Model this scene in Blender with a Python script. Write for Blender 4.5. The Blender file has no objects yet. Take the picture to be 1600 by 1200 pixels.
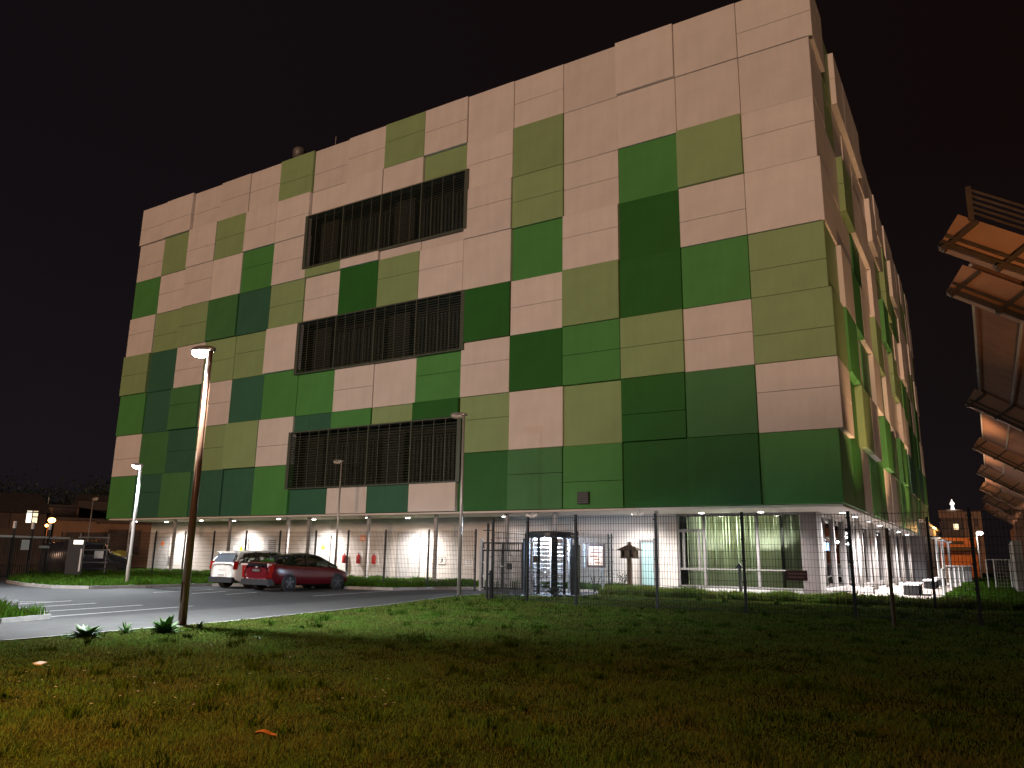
import bpy, math, random
import numpy as np
from mathutils import Vector, Matrix
random.seed(11)
RNG = np.random.default_rng(5)
R = math.radians
sc = bpy.context.scene
COL = sc.collection

# ------------------------------------------------------------------ camera, world, sun, exposure
CAM = Vector((4.610, -31.906, 1.471))
YAW, PITCH, ROLL = R(31.4618), R(12.659), R(0.8642)
FPX = 1202.0                                   # focal length in pixels of the 1600 px wide photograph
cam_f = Vector((-math.sin(YAW) * math.cos(PITCH), math.cos(YAW) * math.cos(PITCH), math.sin(PITCH)))
cam_r = Vector((math.cos(YAW), math.sin(YAW), 0))
cam_u = cam_r.cross(cam_f)
cam_r, cam_u = (cam_r * math.cos(ROLL) + cam_u * math.sin(ROLL)), (cam_u * math.cos(ROLL) - cam_r * math.sin(ROLL))
cd = bpy.data.cameras.new('camera'); cam = bpy.data.objects.new('camera', cd); COL.objects.link(cam)
m3 = Matrix((cam_r, cam_u, -cam_f)).transposed()
cam.matrix_world = Matrix.Translation(CAM) @ m3.to_4x4()
cd.sensor_fit = 'HORIZONTAL'; cd.sensor_width = 36.0; cd.lens = FPX * 36 / 1600
cd.clip_start = 0.1; cd.clip_end = 3000
sc.camera = cam

world = bpy.data.worlds.new('World'); sc.world = world; world.use_nodes = True
nt = world.node_tree; bgn = nt.nodes['Background']
tc = nt.nodes.new('ShaderNodeTexCoord'); sep = nt.nodes.new('ShaderNodeSeparateXYZ')
mr = nt.nodes.new('ShaderNodeMapRange'); mr.inputs[1].default_value = -1; mr.inputs[2].default_value = 0.4
rmp = nt.nodes.new('ShaderNodeValToRGB')
rmp.color_ramp.elements[0].color = (0.0062, 0.0044, 0.0056, 1)
rmp.color_ramp.elements[1].color = (0.0050, 0.0022, 0.0015, 1)
nt.links.new(tc.outputs['Generated'], sep.inputs[0]); nt.links.new(sep.outputs['X'], mr.inputs[0])
nt.links.new(mr.outputs[0], rmp.inputs[0])
mz = nt.nodes.new('ShaderNodeMapRange'); mz.inputs[1].default_value = 0.0; mz.inputs[2].default_value = 0.45; mz.inputs[3].default_value = 1.0; mz.inputs[4].default_value = 0.0
nt.links.new(sep.outputs['Z'], mz.inputs[0])
ns = nt.nodes.new('ShaderNodeTexNoise'); ns.inputs['Scale'].default_value = 2.2; ns.inputs['Detail'].default_value = 4; nt.links.new(tc.outputs['Generated'], ns.inputs['Vector'])
ml = nt.nodes.new('ShaderNodeMath'); ml.operation = 'MULTIPLY'; nt.links.new(mz.outputs[0], ml.inputs[0]); nt.links.new(ns.outputs['Fac'], ml.inputs[1])
gx = nt.nodes.new('ShaderNodeMix'); gx.data_type = 'RGBA'; gx.inputs[7].default_value = (0.0120, 0.0100, 0.0125, 1)
nt.links.new(ml.outputs[0], gx.inputs[0]); nt.links.new(rmp.outputs[0], gx.inputs[6]); nt.links.new(gx.outputs[2], bgn.inputs['Color'])
bgn.inputs['Strength'].default_value = 1.0

# the far warm town light that reaches the facades: one very dim sun lamp, low behind the camera
sd = bpy.data.lights.new('town_glow_sun', 'SUN'); sun = bpy.data.objects.new('town_glow_sun', sd); COL.objects.link(sun)
sd.energy = 1.40; sd.color = (1.0, 0.595, 0.385); sd.angle = R(9)
sdir = Vector((0.20, -0.97, 0.125)).normalized()             # towards the light
sun.rotation_euler = sdir.to_track_quat('Z', 'Y').to_euler()

sc.view_settings.view_transform = 'Standard'; sc.view_settings.look = 'None'
sc.view_settings.exposure = 0.0; sc.view_settings.gamma = 1.0; sc.view_settings.use_curve_mapping = False
sc.render.engine = 'CYCLES'
sc.cycles.max_bounces = 6; sc.cycles.diffuse_bounces = 3; sc.cycles.glossy_bounces = 3
sc.cycles.transparent_max_bounces = 12; sc.cycles.sample_clamp_indirect = 4.0
sc.cycles.caustics_reflective = False; sc.cycles.caustics_refractive = False
try:
    sc.cycles.use_denoising = True
except Exception:
    pass

# ------------------------------------------------------------------ pixel rays (photo pixels -> places in the world)
def ray(x, y):
    return cam_f + cam_r * ((x - 800) / FPX) - cam_u * ((y - 600) / FPX)
def atY(x, y, Y):
    d = ray(x, y); return CAM + d * ((Y - CAM.y) / d.y)
def atX(x, y, X):
    d = ray(x, y); return CAM + d * ((X - CAM.x) / d.x)
def atZ(x, y, Z=0.0):
    d = ray(x, y); return CAM + d * ((Z - CAM.z) / d.z)
def atr(x, y, r):
    d = ray(x, y); return CAM + d * (r / math.hypot(d.x, d.y))

# ------------------------------------------------------------------ materials
MATS = {}
def mat(name, col, rough=0.6, metal=0.0, noise=0.0, nscale=8.0, bump=0.0, bscale=60.0, spec=0.5, objvar=0.0,
        col2=None, emit=None, estr=0.0, isl=0.0, stretch=None, transl=0.0):
    if name in MATS: return MATS[name]
    m = bpy.data.materials.new(name); m.use_nodes = True; MATS[name] = m
    t = m.node_tree; b = t.nodes['Principled BSDF']; N = t.nodes.new; L = t.links.new
    b.inputs['Base Color'].default_value = (*col, 1); b.inputs['Roughness'].default_value = rough
    b.inputs['Metallic'].default_value = metal; b.inputs['Specular IOR Level'].default_value = spec
    if transl: b.inputs['Transmission Weight'].default_value = 0
    co = N('ShaderNodeTexCoord'); out = None
    src = co.outputs['Object']
    if stretch:
        mp = N('ShaderNodeMapping'); mp.inputs['Scale'].default_value = stretch; L(src, mp.inputs[0]); src = mp.outputs[0]
    if noise > 0 or col2:
        n = N('ShaderNodeTexNoise'); n.inputs['Scale'].default_value = nscale; n.inputs['Detail'].default_value = 5
        n.inputs['Roughness'].default_value = 0.6
        L(src, n.inputs['Vector'])
        mx = N('ShaderNodeMix'); mx.data_type = 'RGBA'
        c2 = col2 if col2 else tuple(c * (1 - noise) for c in col)
        c1 = col if col2 else tuple(min(1, c * (1 + noise)) for c in col)
        mx.inputs[6].default_value = (*c1, 1); mx.inputs[7].default_value = (*c2, 1)
        rr = N('ShaderNodeMapRange'); rr.inputs[1].default_value = 0.35; rr.inputs[2].default_value = 0.65
        L(n.outputs['Fac'], rr.inputs[0]); L(rr.outputs[0], mx.inputs[0]); out = mx.outputs[2]
    for amt, kind in ((objvar, 'o'), (isl, 'i')):
        if amt > 0:
            hs = N('ShaderNodeHueSaturation')
            if out: L(out, hs.inputs['Color'])
            else: hs.inputs['Color'].default_value = (*col, 1)
            r2 = N('ShaderNodeMapRange'); r2.inputs[3].default_value = 1 - amt; r2.inputs[4].default_value = 1 + amt
            s = N('ShaderNodeObjectInfo').outputs['Random'] if kind == 'o' else N('ShaderNodeNewGeometry').outputs['Random Per Island']
            L(s, r2.inputs[0]); L(r2.outputs[0], hs.inputs['Value']); out = hs.outputs[0]
            if kind == 'i':
                r3 = N('ShaderNodeMapRange'); r3.inputs[3].default_value = 0.5 - 0.04; r3.inputs[4].default_value = 0.5 + 0.02
                L(s, r3.inputs[0]); L(r3.outputs[0], hs.inputs['Hue'])
    if out: L(out, b.inputs['Base Color'])
    if bump > 0:
        n2 = N('ShaderNodeTexNoise'); n2.inputs['Scale'].default_value = bscale; n2.inputs['Detail'].default_value = 4
        L(src, n2.inputs['Vector'])
        bp = N('ShaderNodeBump'); bp.inputs['Strength'].default_value = bump; bp.inputs['Distance'].default_value = 0.02
        L(n2.outputs['Fac'], bp.inputs['Height']); L(bp.outputs[0], b.inputs['Normal'])
    if emit:
        b.inputs['Emission Color'].default_value = (*emit, 1); b.inputs['Emission Strength'].default_value = estr
    return m

def panel_mat(name, col):
    """coated metal cassette: broad faint waviness, fine streaks of dirt, slight panel to panel variation"""
    m = mat(name, col, rough=0.36, noise=0.05, nscale=0.7, objvar=0.06, bump=0.06, bscale=1.3, spec=0.16)
    t = m.node_tree; b = t.nodes['Principled BSDF']; N = t.nodes.new; L = t.links.new
    n = N('ShaderNodeTexNoise'); n.inputs['Scale'].default_value = 6; n.inputs['Detail'].default_value = 6
    co = N('ShaderNodeTexCoord'); mp = N('ShaderNodeMapping'); mp.inputs['Scale'].default_value = (3, 3, 0.25)
    L(co.outputs['Object'], mp.inputs[0]); L(mp.outputs[0], n.inputs['Vector'])
    r = N('ShaderNodeMapRange'); r.inputs[3].default_value = 0.34; r.inputs[4].default_value = 0.50
    L(n.outputs['Fac'], r.inputs[0]); L(r.outputs[0], b.inputs['Roughness'])
    # rain streaks and grime: tall thin noise, strongest in a few bands
    n2 = N('ShaderNodeTexNoise'); n2.inputs['Scale'].default_value = 1.0; n2.inputs['Detail'].default_value = 7; n2.inputs['Roughness'].default_value = 0.7
    oi = N('ShaderNodeObjectInfo'); ad = N('ShaderNodeVectorMath'); ad.operation = 'ADD'
    sc_ = N('ShaderNodeVectorMath'); sc_.operation = 'SCALE'; sc_.inputs['Scale'].default_value = 0.37
    L(oi.outputs['Location'], sc_.inputs[0]); L(co.outputs['Object'], ad.inputs[0]); L(sc_.outputs[0], ad.inputs[1])
    mp2 = N('ShaderNodeMapping'); mp2.inputs['Scale'].default_value = (2.6, 2.6, 0.30); L(ad.outputs[0], mp2.inputs[0]); L(mp2.outputs[0], n2.inputs['Vector'])
    r2 = N('ShaderNodeMapRange'); r2.inputs[1].default_value = 0.30; r2.inputs[2].default_value = 0.62; r2.inputs[3].default_value = 0.94; r2.inputs[4].default_value = 1.01
    L(n2.outputs['Fac'], r2.inputs[0])
    hs = N('ShaderNodeHueSaturation'); src = b.inputs['Base Color'].links[0].from_socket
    L(src, hs.inputs['Color']); L(r2.outputs[0], hs.inputs['Value']); L(hs.outputs[0], b.inputs['Base Color'])
    return m
PW = panel_mat('panel_white', (0.66, 0.63, 0.60))
PS = panel_mat('panel_sage', (0.25, 0.375, 0.175))
PM = panel_mat('panel_leaf', (0.080, 0.275, 0.075))
PN = panel_mat('panel_moss', (0.068, 0.21, 0.075))
PD = panel_mat('panel_dark', (0.028, 0.135, 0.028))
PT = panel_mat('panel_pine', (0.045, 0.145, 0.090))
PAL = {'W': PW, 'S': PS, 'M': PM, 'N': PN, 'D': PD, 'T': PT}

M_core = mat('core_dark', (0.02, 0.02, 0.02), 0.8)
M_soffit = mat('soffit_white', (0.62, 0.58, 0.54), 0.6, noise=0.04, nscale=1.5)
M_wall = mat('render_wall', (0.52, 0.49, 0.465), 0.85, noise=0.07, nscale=1.2, bump=0.15, bscale=90)
M_doorgrey = mat('door_grey', (0.38, 0.375, 0.37), 0.5, noise=0.04, nscale=2)
M_frame = mat('frame_grey', (0.13, 0.125, 0.125), 0.45)
M_dkpanel = mat('dark_panel', (0.085, 0.075, 0.075), 0.5, noise=0.08, nscale=3)
M_steel = mat('galv_steel', (0.50, 0.49, 0.48), 0.4, metal=0.2, noise=0.1, nscale=14)
M_colpost = mat('post_grey', (0.34, 0.32, 0.31), 0.5, noise=0.06, nscale=6)
M_black = mat('black_coat', (0.012, 0.012, 0.013), 0.5, noise=0.2, nscale=30)
M_wire = mat('wire_black', (0.014, 0.015, 0.015), 0.5)
M_white = mat('white_paint', (0.75, 0.75, 0.74), 0.5, noise=0.05, nscale=10)
M_slat = mat('slat_grey', (0.060, 0.078, 0.052), 0.42, metal=0.3, objvar=0.12, noise=0.12, nscale=2)
M_mull = mat('mullion_grey', (0.10, 0.12, 0.095), 0.45, metal=0.3)
M_back = mat('louvre_back', (0.012, 0.012, 0.011), 0.7, noise=0.2, nscale=2)
M_fin = mat('louvre_fin', (0.085, 0.09, 0.085), 0.4, metal=0.4)
M_blind = mat('blind_cloth', (0.60, 0.60, 0.48), 0.8, objvar=0.2)
_t = M_blind.node_tree; _o = _t.nodes['Material Output']; _tl = _t.nodes.new('ShaderNodeBsdfTranslucent'); _mx = _t.nodes.new('ShaderNodeMixShader')
_tl.inputs[0].default_value = (0.62, 0.62, 0.48, 1); _mx.inputs[0].default_value = 0.45
_t.links.new(_t.nodes['Principled BSDF'].outputs[0], _mx.inputs[1]); _t.links.new(_tl.outputs[0], _mx.inputs[2]); _t.links.new(_mx.outputs[0], _o.inputs[0])
M_asph = mat('asphalt', (0.050, 0.050, 0.054), 0.75, noise=0.25, nscale=0.55, col2=(0.036, 0.036, 0.039), bump=0.5, bscale=70)
M_pave = mat('pavement_grey', (0.070, 0.068, 0.066), 0.8, noise=0.16, nscale=2.2, bump=0.4, bscale=50)
M_fore = mat('forecourt_stone', (0.34, 0.30, 0.27), 0.8, noise=0.16, nscale=3.0, bump=0.4, bscale=40)
M_kerb = mat('kerb_stone', (0.30, 0.29, 0.275), 0.8, noise=0.15, nscale=5, objvar=0.12, bump=0.3)
M_line = mat('road_paint', (0.55, 0.55, 0.53), 0.7, noise=0.22, nscale=9, bump=0.3)
M_soil = mat('lawn_soil', (0.030, 0.050, 0.010), 1.0, noise=0.4, nscale=3.0, bump=1.0, bscale=22, col2=(0.034, 0.034, 0.010), spec=0.0)
M_ground = mat('ground_dark', (0.03, 0.03, 0.028), 0.9, noise=0.2, nscale=0.5)
M_grass = mat('grass_blade', (0.11, 0.215, 0.034), 0.85, noise=0.3, nscale=0.9, isl=0.4, col2=(0.165, 0.180, 0.045), spec=0.0)
M_grass2 = mat('grass_lush', (0.050, 0.115, 0.013), 0.8, spec=0.0, noise=0.25, nscale=1.5, isl=0.35)
def translucent(m, f=0.45):
    t = m.node_tree; o = t.nodes['Material Output']; b = t.nodes['Principled BSDF']
    tl = t.nodes.new('ShaderNodeBsdfTranslucent'); mx = t.nodes.new('ShaderNodeMixShader'); mx.inputs[0].default_value = f
    if b.inputs['Base Color'].links: t.links.new(b.inputs['Base Color'].links[0].from_socket, tl.inputs[0])
    else: tl.inputs[0].default_value = b.inputs['Base Color'].default_value
    t.links.new(b.outputs[0], mx.inputs[1]); t.links.new(tl.outputs[0], mx.inputs[2]); t.links.new(mx.outputs[0], o.inputs[0])
translucent(M_grass); translucent(M_grass2)
M_leaf = mat('leaf_green', (0.06, 0.15, 0.025), 0.45, objvar=0.25, isl=0.2)
M_leafdk = mat('leaf_dark', (0.03, 0.055, 0.018), 0.6, isl=0.3)
M_dry = mat('leaf_dry', (0.36, 0.15, 0.06), 0.7, noise=0.2, nscale=20)
M_wood = mat('weathered_wood', (0.12, 0.075, 0.045), 0.8, noise=0.3, nscale=6, stretch=(8, 8, 0.6), bump=0.3)
M_rust = mat('rust_pole', (0.17, 0.085, 0.05), 0.3, noise=0.22, nscale=5, stretch=(6, 6, 0.5))
M_polegrey = mat('pole_grey', (0.40, 0.385, 0.36), 0.4, metal=0.4, noise=0.08, nscale=5)
M_head = mat('lamp_shell', (0.34, 0.31, 0.28), 0.3, metal=0.5)
M_lensoff = mat('lamp_lens_off', (0.45, 0.40, 0.34), 0.15)
M_lenson = mat('lamp_lens_on', (0.9, 0.9, 0.9), 0.3, emit=(0.93, 0.97, 1.0), estr=90)
M_dl = mat('downlight_lens', (0.9, 0.9, 0.9), 0.3, emit=(1.0, 0.93, 0.84), estr=28)
M_dlcool = mat('downlight_cool', (0.9, 0.9, 0.9), 0.3, emit=(0.95, 0.95, 1.0), estr=28)
M_orange = mat('sodium_lens', (0.9, 0.6, 0.3), 0.3, emit=(1.0, 0.42, 0.10), estr=22)
M_win = mat('lit_window', (0.8, 0.7, 0.5), 0.4, emit=(1.0, 0.85, 0.52), estr=1.3)
M_winw = mat('lit_window_white', (0.9, 0.9, 0.8), 0.4, emit=(1.0, 0.96, 0.82), estr=2.2)
M_screen = mat('screen_glow', (0.8, 0.6, 0.5), 0.3, emit=(1.0, 0.66, 0.46), estr=1.0)
M_screenb = mat('blue_screen', (0.2, 0.4, 0.7), 0.3, emit=(0.25, 0.50, 1.0), estr=1.1)
M_red = mat('signal_red', (0.42, 0.012, 0.012), 0.35)
M_yel = mat('warn_yellow', (0.70, 0.58, 0.02), 0.5)
M_orsign = mat('sign_orange', (0.80, 0.20, 0.04), 0.5)
M_blue = mat('sign_blue', (0.02, 0.16, 0.42), 0.4)
M_brick = mat('brick_brown', (0.30, 0.165, 0.105), 0.85, noise=0.2, nscale=1.5, bump=0.3)
M_eave = mat('eave_board', (0.46, 0.25, 0.15), 0.7, noise=0.16, nscale=1.2, objvar=0.1)
M_eavedk = mat('eave_frame', (0.10, 0.068, 0.045), 0.6, noise=0.2, nscale=6)
M_corr = mat('corrugated_sheet', (0.30, 0.16, 0.10), 0.6, noise=0.12, nscale=2)
M_house1 = mat('house_stucco', (0.17, 0.11, 0.075), 0.9, noise=0.12, nscale=0.6)
M_house2 = mat('house_shade', (0.08, 0.06, 0.05), 0.9, noise=0.15, nscale=0.6)
M_roof = mat('roof_tile', (0.05, 0.04, 0.04), 0.8, noise=0.2, nscale=2)
M_hall = mat('hall_orange', (0.55, 0.19, 0.07), 0.6, noise=0.08, nscale=1)
M_stone = mat('pale_block', (0.45, 0.44, 0.42), 0.7, noise=0.08, nscale=3)
M_conc = mat('concrete', (0.33, 0.32, 0.30), 0.85, noise=0.12, nscale=2, bump=0.2)
M_bark = mat('bark', (0.05, 0.04, 0.03), 0.9, noise=0.3, nscale=8)
M_parasol = mat('parasol_yellow', (0.62, 0.55, 0.10), 0.7)
M_rubber = mat('tyre', (0.012, 0.012, 0.012), 0.7)
M_rim = mat('rim_alloy', (0.16, 0.16, 0.17), 0.3, metal=0.8)
M_rimdk = mat('rim_dark', (0.05, 0.05, 0.055), 0.35, metal=0.7)
M_redcar = mat('car_red', (0.10, 0.004, 0.009), 0.22, spec=0.6)
M_whitecar = mat('car_white', (0.70, 0.69, 0.66), 0.25, spec=0.6)
M_blkgloss = mat('car_black', (0.008, 0.008, 0.009), 0.15, spec=0.6)
M_trim = mat('car_trim', (0.02, 0.02, 0.022), 0.5)
M_tail = mat('tail_lens', (0.32, 0.012, 0.01), 0.15)
M_tailclr = mat('tail_clear', (0.6, 0.5, 0.48), 0.12)
M_plate = mat('plate_white', (0.72, 0.70, 0.66), 0.4)
M_ink = mat('ink', (0.02, 0.02, 0.022), 0.5)
M_brown = mat('sign_brown', (0.10, 0.030, 0.022), 0.5)
M_brownink = mat('sign_pink', (0.36, 0.18, 0.15), 0.5)
M_statue = mat('statue_white', (0.85, 0.84, 0.82), 0.6)

def glass(name, tint, refl=0.12, rough=0.03):
    if name in MATS: return MATS[name]
    m = bpy.data.materials.new(name); m.use_nodes = True; MATS[name] = m
    t = m.node_tree; t.nodes.clear(); N = t.nodes.new; L = t.links.new
    o = N('ShaderNodeOutputMaterial'); mx = N('ShaderNodeMixShader'); tr = N('ShaderNodeBsdfTransparent')
    gl = N('ShaderNodeBsdfGlossy'); fr = N('ShaderNodeFresnel'); fr.inputs[0].default_value = 1.5
    tr.inputs[0].default_value = (*tint, 1); gl.inputs['Roughness'].default_value = rough
    gl.inputs[0].default_value = (1, 1, 1, 1)
    L(fr.outputs[0], mx.inputs[0]); L(tr.outputs[0], mx.inputs[1]); L(gl.outputs[0], mx.inputs[2]); L(mx.outputs[0], o.inputs[0])
    return m
G_clear = glass('glass_clear', (0.86, 0.90, 0.88))
G_dark = glass('glass_dark', (0.30, 0.32, 0.32))
G_car = glass('glass_car', (0.42, 0.44, 0.43))
G_cyan = glass('glass_cyan', (0.50, 0.74, 0.76))

# ------------------------------------------------------------------ mesh helpers
class MB:
    def __init__(s): s.v = []; s.f = []; s.mi = []; s.cur = 0
    def add(s, vs, fs):
        o = len(s.v); s.v += [tuple(p) for p in vs]; s.f += [tuple(i + o for i in f) for f in fs]; s.mi += [s.cur] * len(fs); return s
    def box(s, x0, x1, y0, y1, z0, z1):
        return s.add([(x0,y0,z0),(x1,y0,z0),(x1,y1,z0),(x0,y1,z0),(x0,y0,z1),(x1,y0,z1),(x1,y1,z1),(x0,y1,z1)],
                     [(0,3,2,1),(4,5,6,7),(0,1,5,4),(1,2,6,5),(2,3,7,6),(3,0,4,7)])
    def obox(s, c, ax, ay, az):
        c, ax, ay, az = map(Vector, (c, ax, ay, az))
        p = [c + ax*i + ay*j + az*k for k in (-1,1) for i, j in ((-1,-1),(1,-1),(1,1),(-1,1))]
        return s.add(p, [(0,3,2,1),(4,5,6,7),(0,1,5,4),(1,2,6,5),(2,3,7,6),(3,0,4,7)])
    def bar(s, a, b, w, h=None, up=(0,0,1)):
        a, b = Vector(a), Vector(b); d = b - a; L = d.length; d = d / L
        u = Vector(up)
        if abs(d.dot(u)) > 0.98: u = Vector((0,1,0))
        x = d.cross(u).normalized(); z = x.cross(d)
        return s.obox((a+b)/2, x*w/2, d*L/2, z*(h or w)/2)
    def tube(s, a, b, r0, r1=None, n=10, cap=True):
        a, b = Vector(a), Vector(b); r1 = r0 if r1 is None else r1; d = (b-a).normalized()
        u = Vector((1,0,0)) if abs(d.x) < 0.9 else Vector((0,1,0))
        x = d.cross(u).normalized(); y = d.cross(x)
        vs = [a + (x*math.cos(t)+y*math.sin(t))*r0 for t in [2*math.pi*i/n for i in range(n)]] + \
             [b + (x*math.cos(t)+y*math.sin(t))*r1 for t in [2*math.pi*i/n for i in range(n)]]
        fs = [(i, (i+1)%n, n+(i+1)%n, n+i) for i in range(n)]
        if cap: fs += [tuple(range(n))[::-1], tuple(range(n, 2*n))]
        return s.add(vs, fs)
    def lathe(s, prof, n=16, c=(0,0,0)):
        vs = [(c[0]+r*math.cos(2*math.pi*i/n), c[1]+r*math.sin(2*math.pi*i/n), c[2]+z) for r, z in prof for i in range(n)]
        fs = [(k*n+i, k*n+(i+1)%n, (k+1)*n+(i+1)%n, (k+1)*n+i) for k in range(len(prof)-1) for i in range(n)]
        fs += [tuple(range(n))[::-1], tuple(range((len(prof)-1)*n, len(prof)*n))]
        return s.add(vs, fs)
    def prism(s, poly, z0, z1):
        n = len(poly)
        vs = [(p[0], p[1], z0) for p in poly] + [(p[0], p[1], z1) for p in poly]
        return s.add(vs, [tuple(range(n))[::-1], tuple(range(n, 2*n))] + [(i,(i+1)%n,n+(i+1)%n,n+i) for i in range(n)])
    def sheet(s, poly, z):
        return s.add([(p[0], p[1], z) for p in poly], [tuple(range(len(poly)))])
    def ellipsoid(s, c, rx, ry, rz, n=14, k=8):
        vs = [(c[0], c[1], c[2]-rz)]
        for j in range(1, k):
            t = math.pi*j/k - math.pi/2
            vs += [(c[0]+rx*math.cos(t)*math.cos(2*math.pi*i/n), c[1]+ry*math.cos(t)*math.sin(2*math.pi*i/n), c[2]+rz*math.sin(t)) for i in range(n)]
        vs.append((c[0], c[1], c[2]+rz)); T = len(vs)-1
        fs = [(0, 1+(i+1)%n, 1+i) for i in range(n)]
        fs += [(1+j*n+i, 1+j*n+(i+1)%n, 1+(j+1)*n+(i+1)%n, 1+(j+1)*n+i) for j in range(k-2) for i in range(n)]
        fs += [(1+(k-2)*n+i, 1+(k-2)*n+(i+1)%n, T) for i in range(n)]
        return s.add(vs, fs)
    def mesh(s, name, mats, smooth=False):
        me = bpy.data.meshes.new(name); me.from_pydata(s.v, [], s.f)
        for m in (mats if isinstance(mats, (list, tuple)) else [mats]): me.materials.append(m)
        if any(s.mi): me.polygons.foreach_set('material_index', s.mi)
        if smooth: me.polygons.foreach_set('use_smooth', [True]*len(s.f))
        me.update(); return me
    def build(s, name, mats, parent=None, smooth=False, loc=None, rz=0.0):
        return link(name, s.mesh(name, mats, smooth), parent, loc, rz)

def link(name, data, parent=None, loc=None, rz=0.0):
    o = bpy.data.objects.new(name, data); COL.objects.link(o)
    if parent: o.parent = parent
    if loc is not None: o.location = loc
    if rz: o.rotation_euler = (0, 0, rz)
    return o
def tag(o, label, cat, group=None):
    o['label'] = label; o['category'] = cat
    if group: o['group'] = group
    return o
def thing(name, label, cat, loc=(0,0,0), rz=0.0, group=None):
    o = bpy.data.objects.new(name, None); COL.objects.link(o); o.location = loc; o.rotation_euler = (0,0,rz)
    o.empty_display_size = 0.2
    return tag(o, label, cat, group)
def struct(o): o['kind'] = 'structure'; return o
def stuff(o): o['kind'] = 'stuff'; return o
def B(x0,x1,y0,y1,z0,z1): return MB().box(x0,x1,y0,y1,z0,z1)
def copy_tree(o, parent=None):
    c = o.copy(); COL.objects.link(c)
    if parent: c.parent = parent
    for ch in list(o.children): copy_tree(ch, c)
    return c
def lamp(name, kind, loc, energy, color, parent=None, target=None, size=0.1, spot=None, blend=0.6):
    d = bpy.data.lights.new(name, kind); d.energy = energy; d.color = color
    if kind == 'SPOT':
        d.spot_size = R(spot); d.spot_blend = blend
    if kind in ('POINT', 'SPOT'): d.shadow_soft_size = size
    o = link(name, d, parent, loc)
    if target is not None:
        dv = Vector(target) - Vector(loc); o.rotation_euler = dv.to_track_quat('-Z', 'Y').to_euler()
    return o
def text(name, body, size, m, loc, parent=None, rot=(math.pi/2, 0, 0), ext=0.002):
    c = bpy.data.curves.new(name, 'FONT'); c.body = body; c.size = size; c.align_x = 'CENTER'; c.align_y = 'CENTER'
    c.extrude = ext; c.materials.append(m)
    o = link(name, c, parent, loc); o.rotation_euler = rot
    return o

# ------------------------------------------------------------------ ground
struct(MB().sheet([(-400,-150),(400,-150),(400,600),(-400,600)], -0.02).build('ground', M_ground))
PATH_L = [(-12.3,-26.5),(-12.53,-21.9),(-12.94,-16.64),(-14.26,-4.2)]             # asphalt / pavement seam
PATH_R = [(-8.7,-36.0),(-9.0,-25.1),(-9.35,-20.5),(-10.62,-13.96),(-12.2,-8.6),(-12.4,-6.2)]
def path_x(Y):
    for (x0,y0),(x1,y1) in zip(PATH_R, PATH_R[1:]):
        if y0 <= Y <= y1: return x0 + (x1-x0)*(Y-y0)/(y1-y0)
    return -8.7 if Y < -36 else -11.6
struct(MB().sheet([(-90,-70),(-11,-70),(-12.3,-26.5)] + PATH_L[1:] + [(-14.3,-2.0),(-20,2),(-90,2)], 0.0).build('car_park', M_asph))
pv = [(-12.3,-70)] + PATH_L + [(-14.6,-1.0),(-9.0,-1.0),(-9.4,-5.6)] + PATH_R[::-1] + [(-8.7,-70)]
struct(MB().prism(pv, -0.015, 0.03).build('pavement', M_pave))
lawn_poly = [(-8.7,-70),(-8.7,-36)] + PATH_R[1:] + [(-9.4,-5.6),(-9.0,-0.9),(5.9,-0.9),(5.9,-70)]
struct(MB().sheet(lawn_poly, 0.034).build('lawn', M_soil))
struct(MB().prism([(-14.6,-0.9),(2.75,-0.9),(2.75,60),(-1.4,60),(-1.4,3.5),(-14.6,3.5)], -0.01, 0.05).build('forecourt', M_fore))
struct(MB().sheet([(2.8,-0.88),(5.9,-0.88),(5.9,120),(2.8,120)], 0.034).build('side_lawn', M_soil))
# planting strip and its kerb stones
STRIP = [(-48,-4.5),(-40,-9.0),(-33,-13.3),(-29.5,-14.3),(-27,-14.6),(-25.6,-13.9),(-25.2,-11.8),(-25.2,-8.6),(-23.8,-6.6),(-20.5,-6.3),(-17.2,-5.6),(-16.7,-3.2),(-15.3,-1.6)]
struct(MB().prism(STRIP + [(-15.0,3.45),(-48,3.45)], -0.01, 0.07).build('planting_strip', M_soil))
kerb = struct(thing('kerb', '', '')); del kerb['label']; del kerb['category']
ks = []
for (a, b) in zip(STRIP[1:], STRIP[2:]):
    a, b = Vector((*a, 0)), Vector((*b, 0)); n = max(1, round((b-a).length/1.0))
    for i in range(n):
        p, q = a.lerp(b, (i+0.006)/n), a.lerp(b, (i+0.994)/n)
        MB().bar(p + Vector((0,0,0.055)), q + Vector((0,0,0.055)), 0.13, 0.13).build('kerb_stone', M_kerb, kerb)
ISL = [(-30,-28),(-16.8,-21.5),(-15.0,-22.0),(-13.1,-22.2),(-12.7,-23.4),(-12.7,-28)]
struct(MB().prism(ISL, -0.01, 0.06).build('grass_island', M_soil))
for (a, b) in zip(ISL, ISL[1:]):
    a, b = Vector((*a, 0)), Vector((*b, 0)); n = max(1, round((b-a).length/1.0))
    for i in range(n):
        p, q = a.lerp(b, (i+0.006)/n), a.lerp(b, (i+0.994)/n)
        MB().bar(p + Vector((0,0,0.04)), q + Vector((0,0,0.04)), 0.12, 0.12).build('kerb_stone', M_kerb, kerb)
# edging of the pavement against the lawn
for (a, b) in zip(PATH_R[1:], PATH_R[2:]):
    a, b = Vector((*a, 0)), Vector((*b, 0)); n = max(1, round((b-a).length/1.0))
    for i in range(n):
        p, q = a.lerp(b, (i+0.006)/n), a.lerp(b, (i+0.994)/n)
        MB().bar(p + Vector((0,0,0.02)), q + Vector((0,0,0.02)), 0.08, 0.07).build('edging_stone', M_kerb, kerb)
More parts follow.
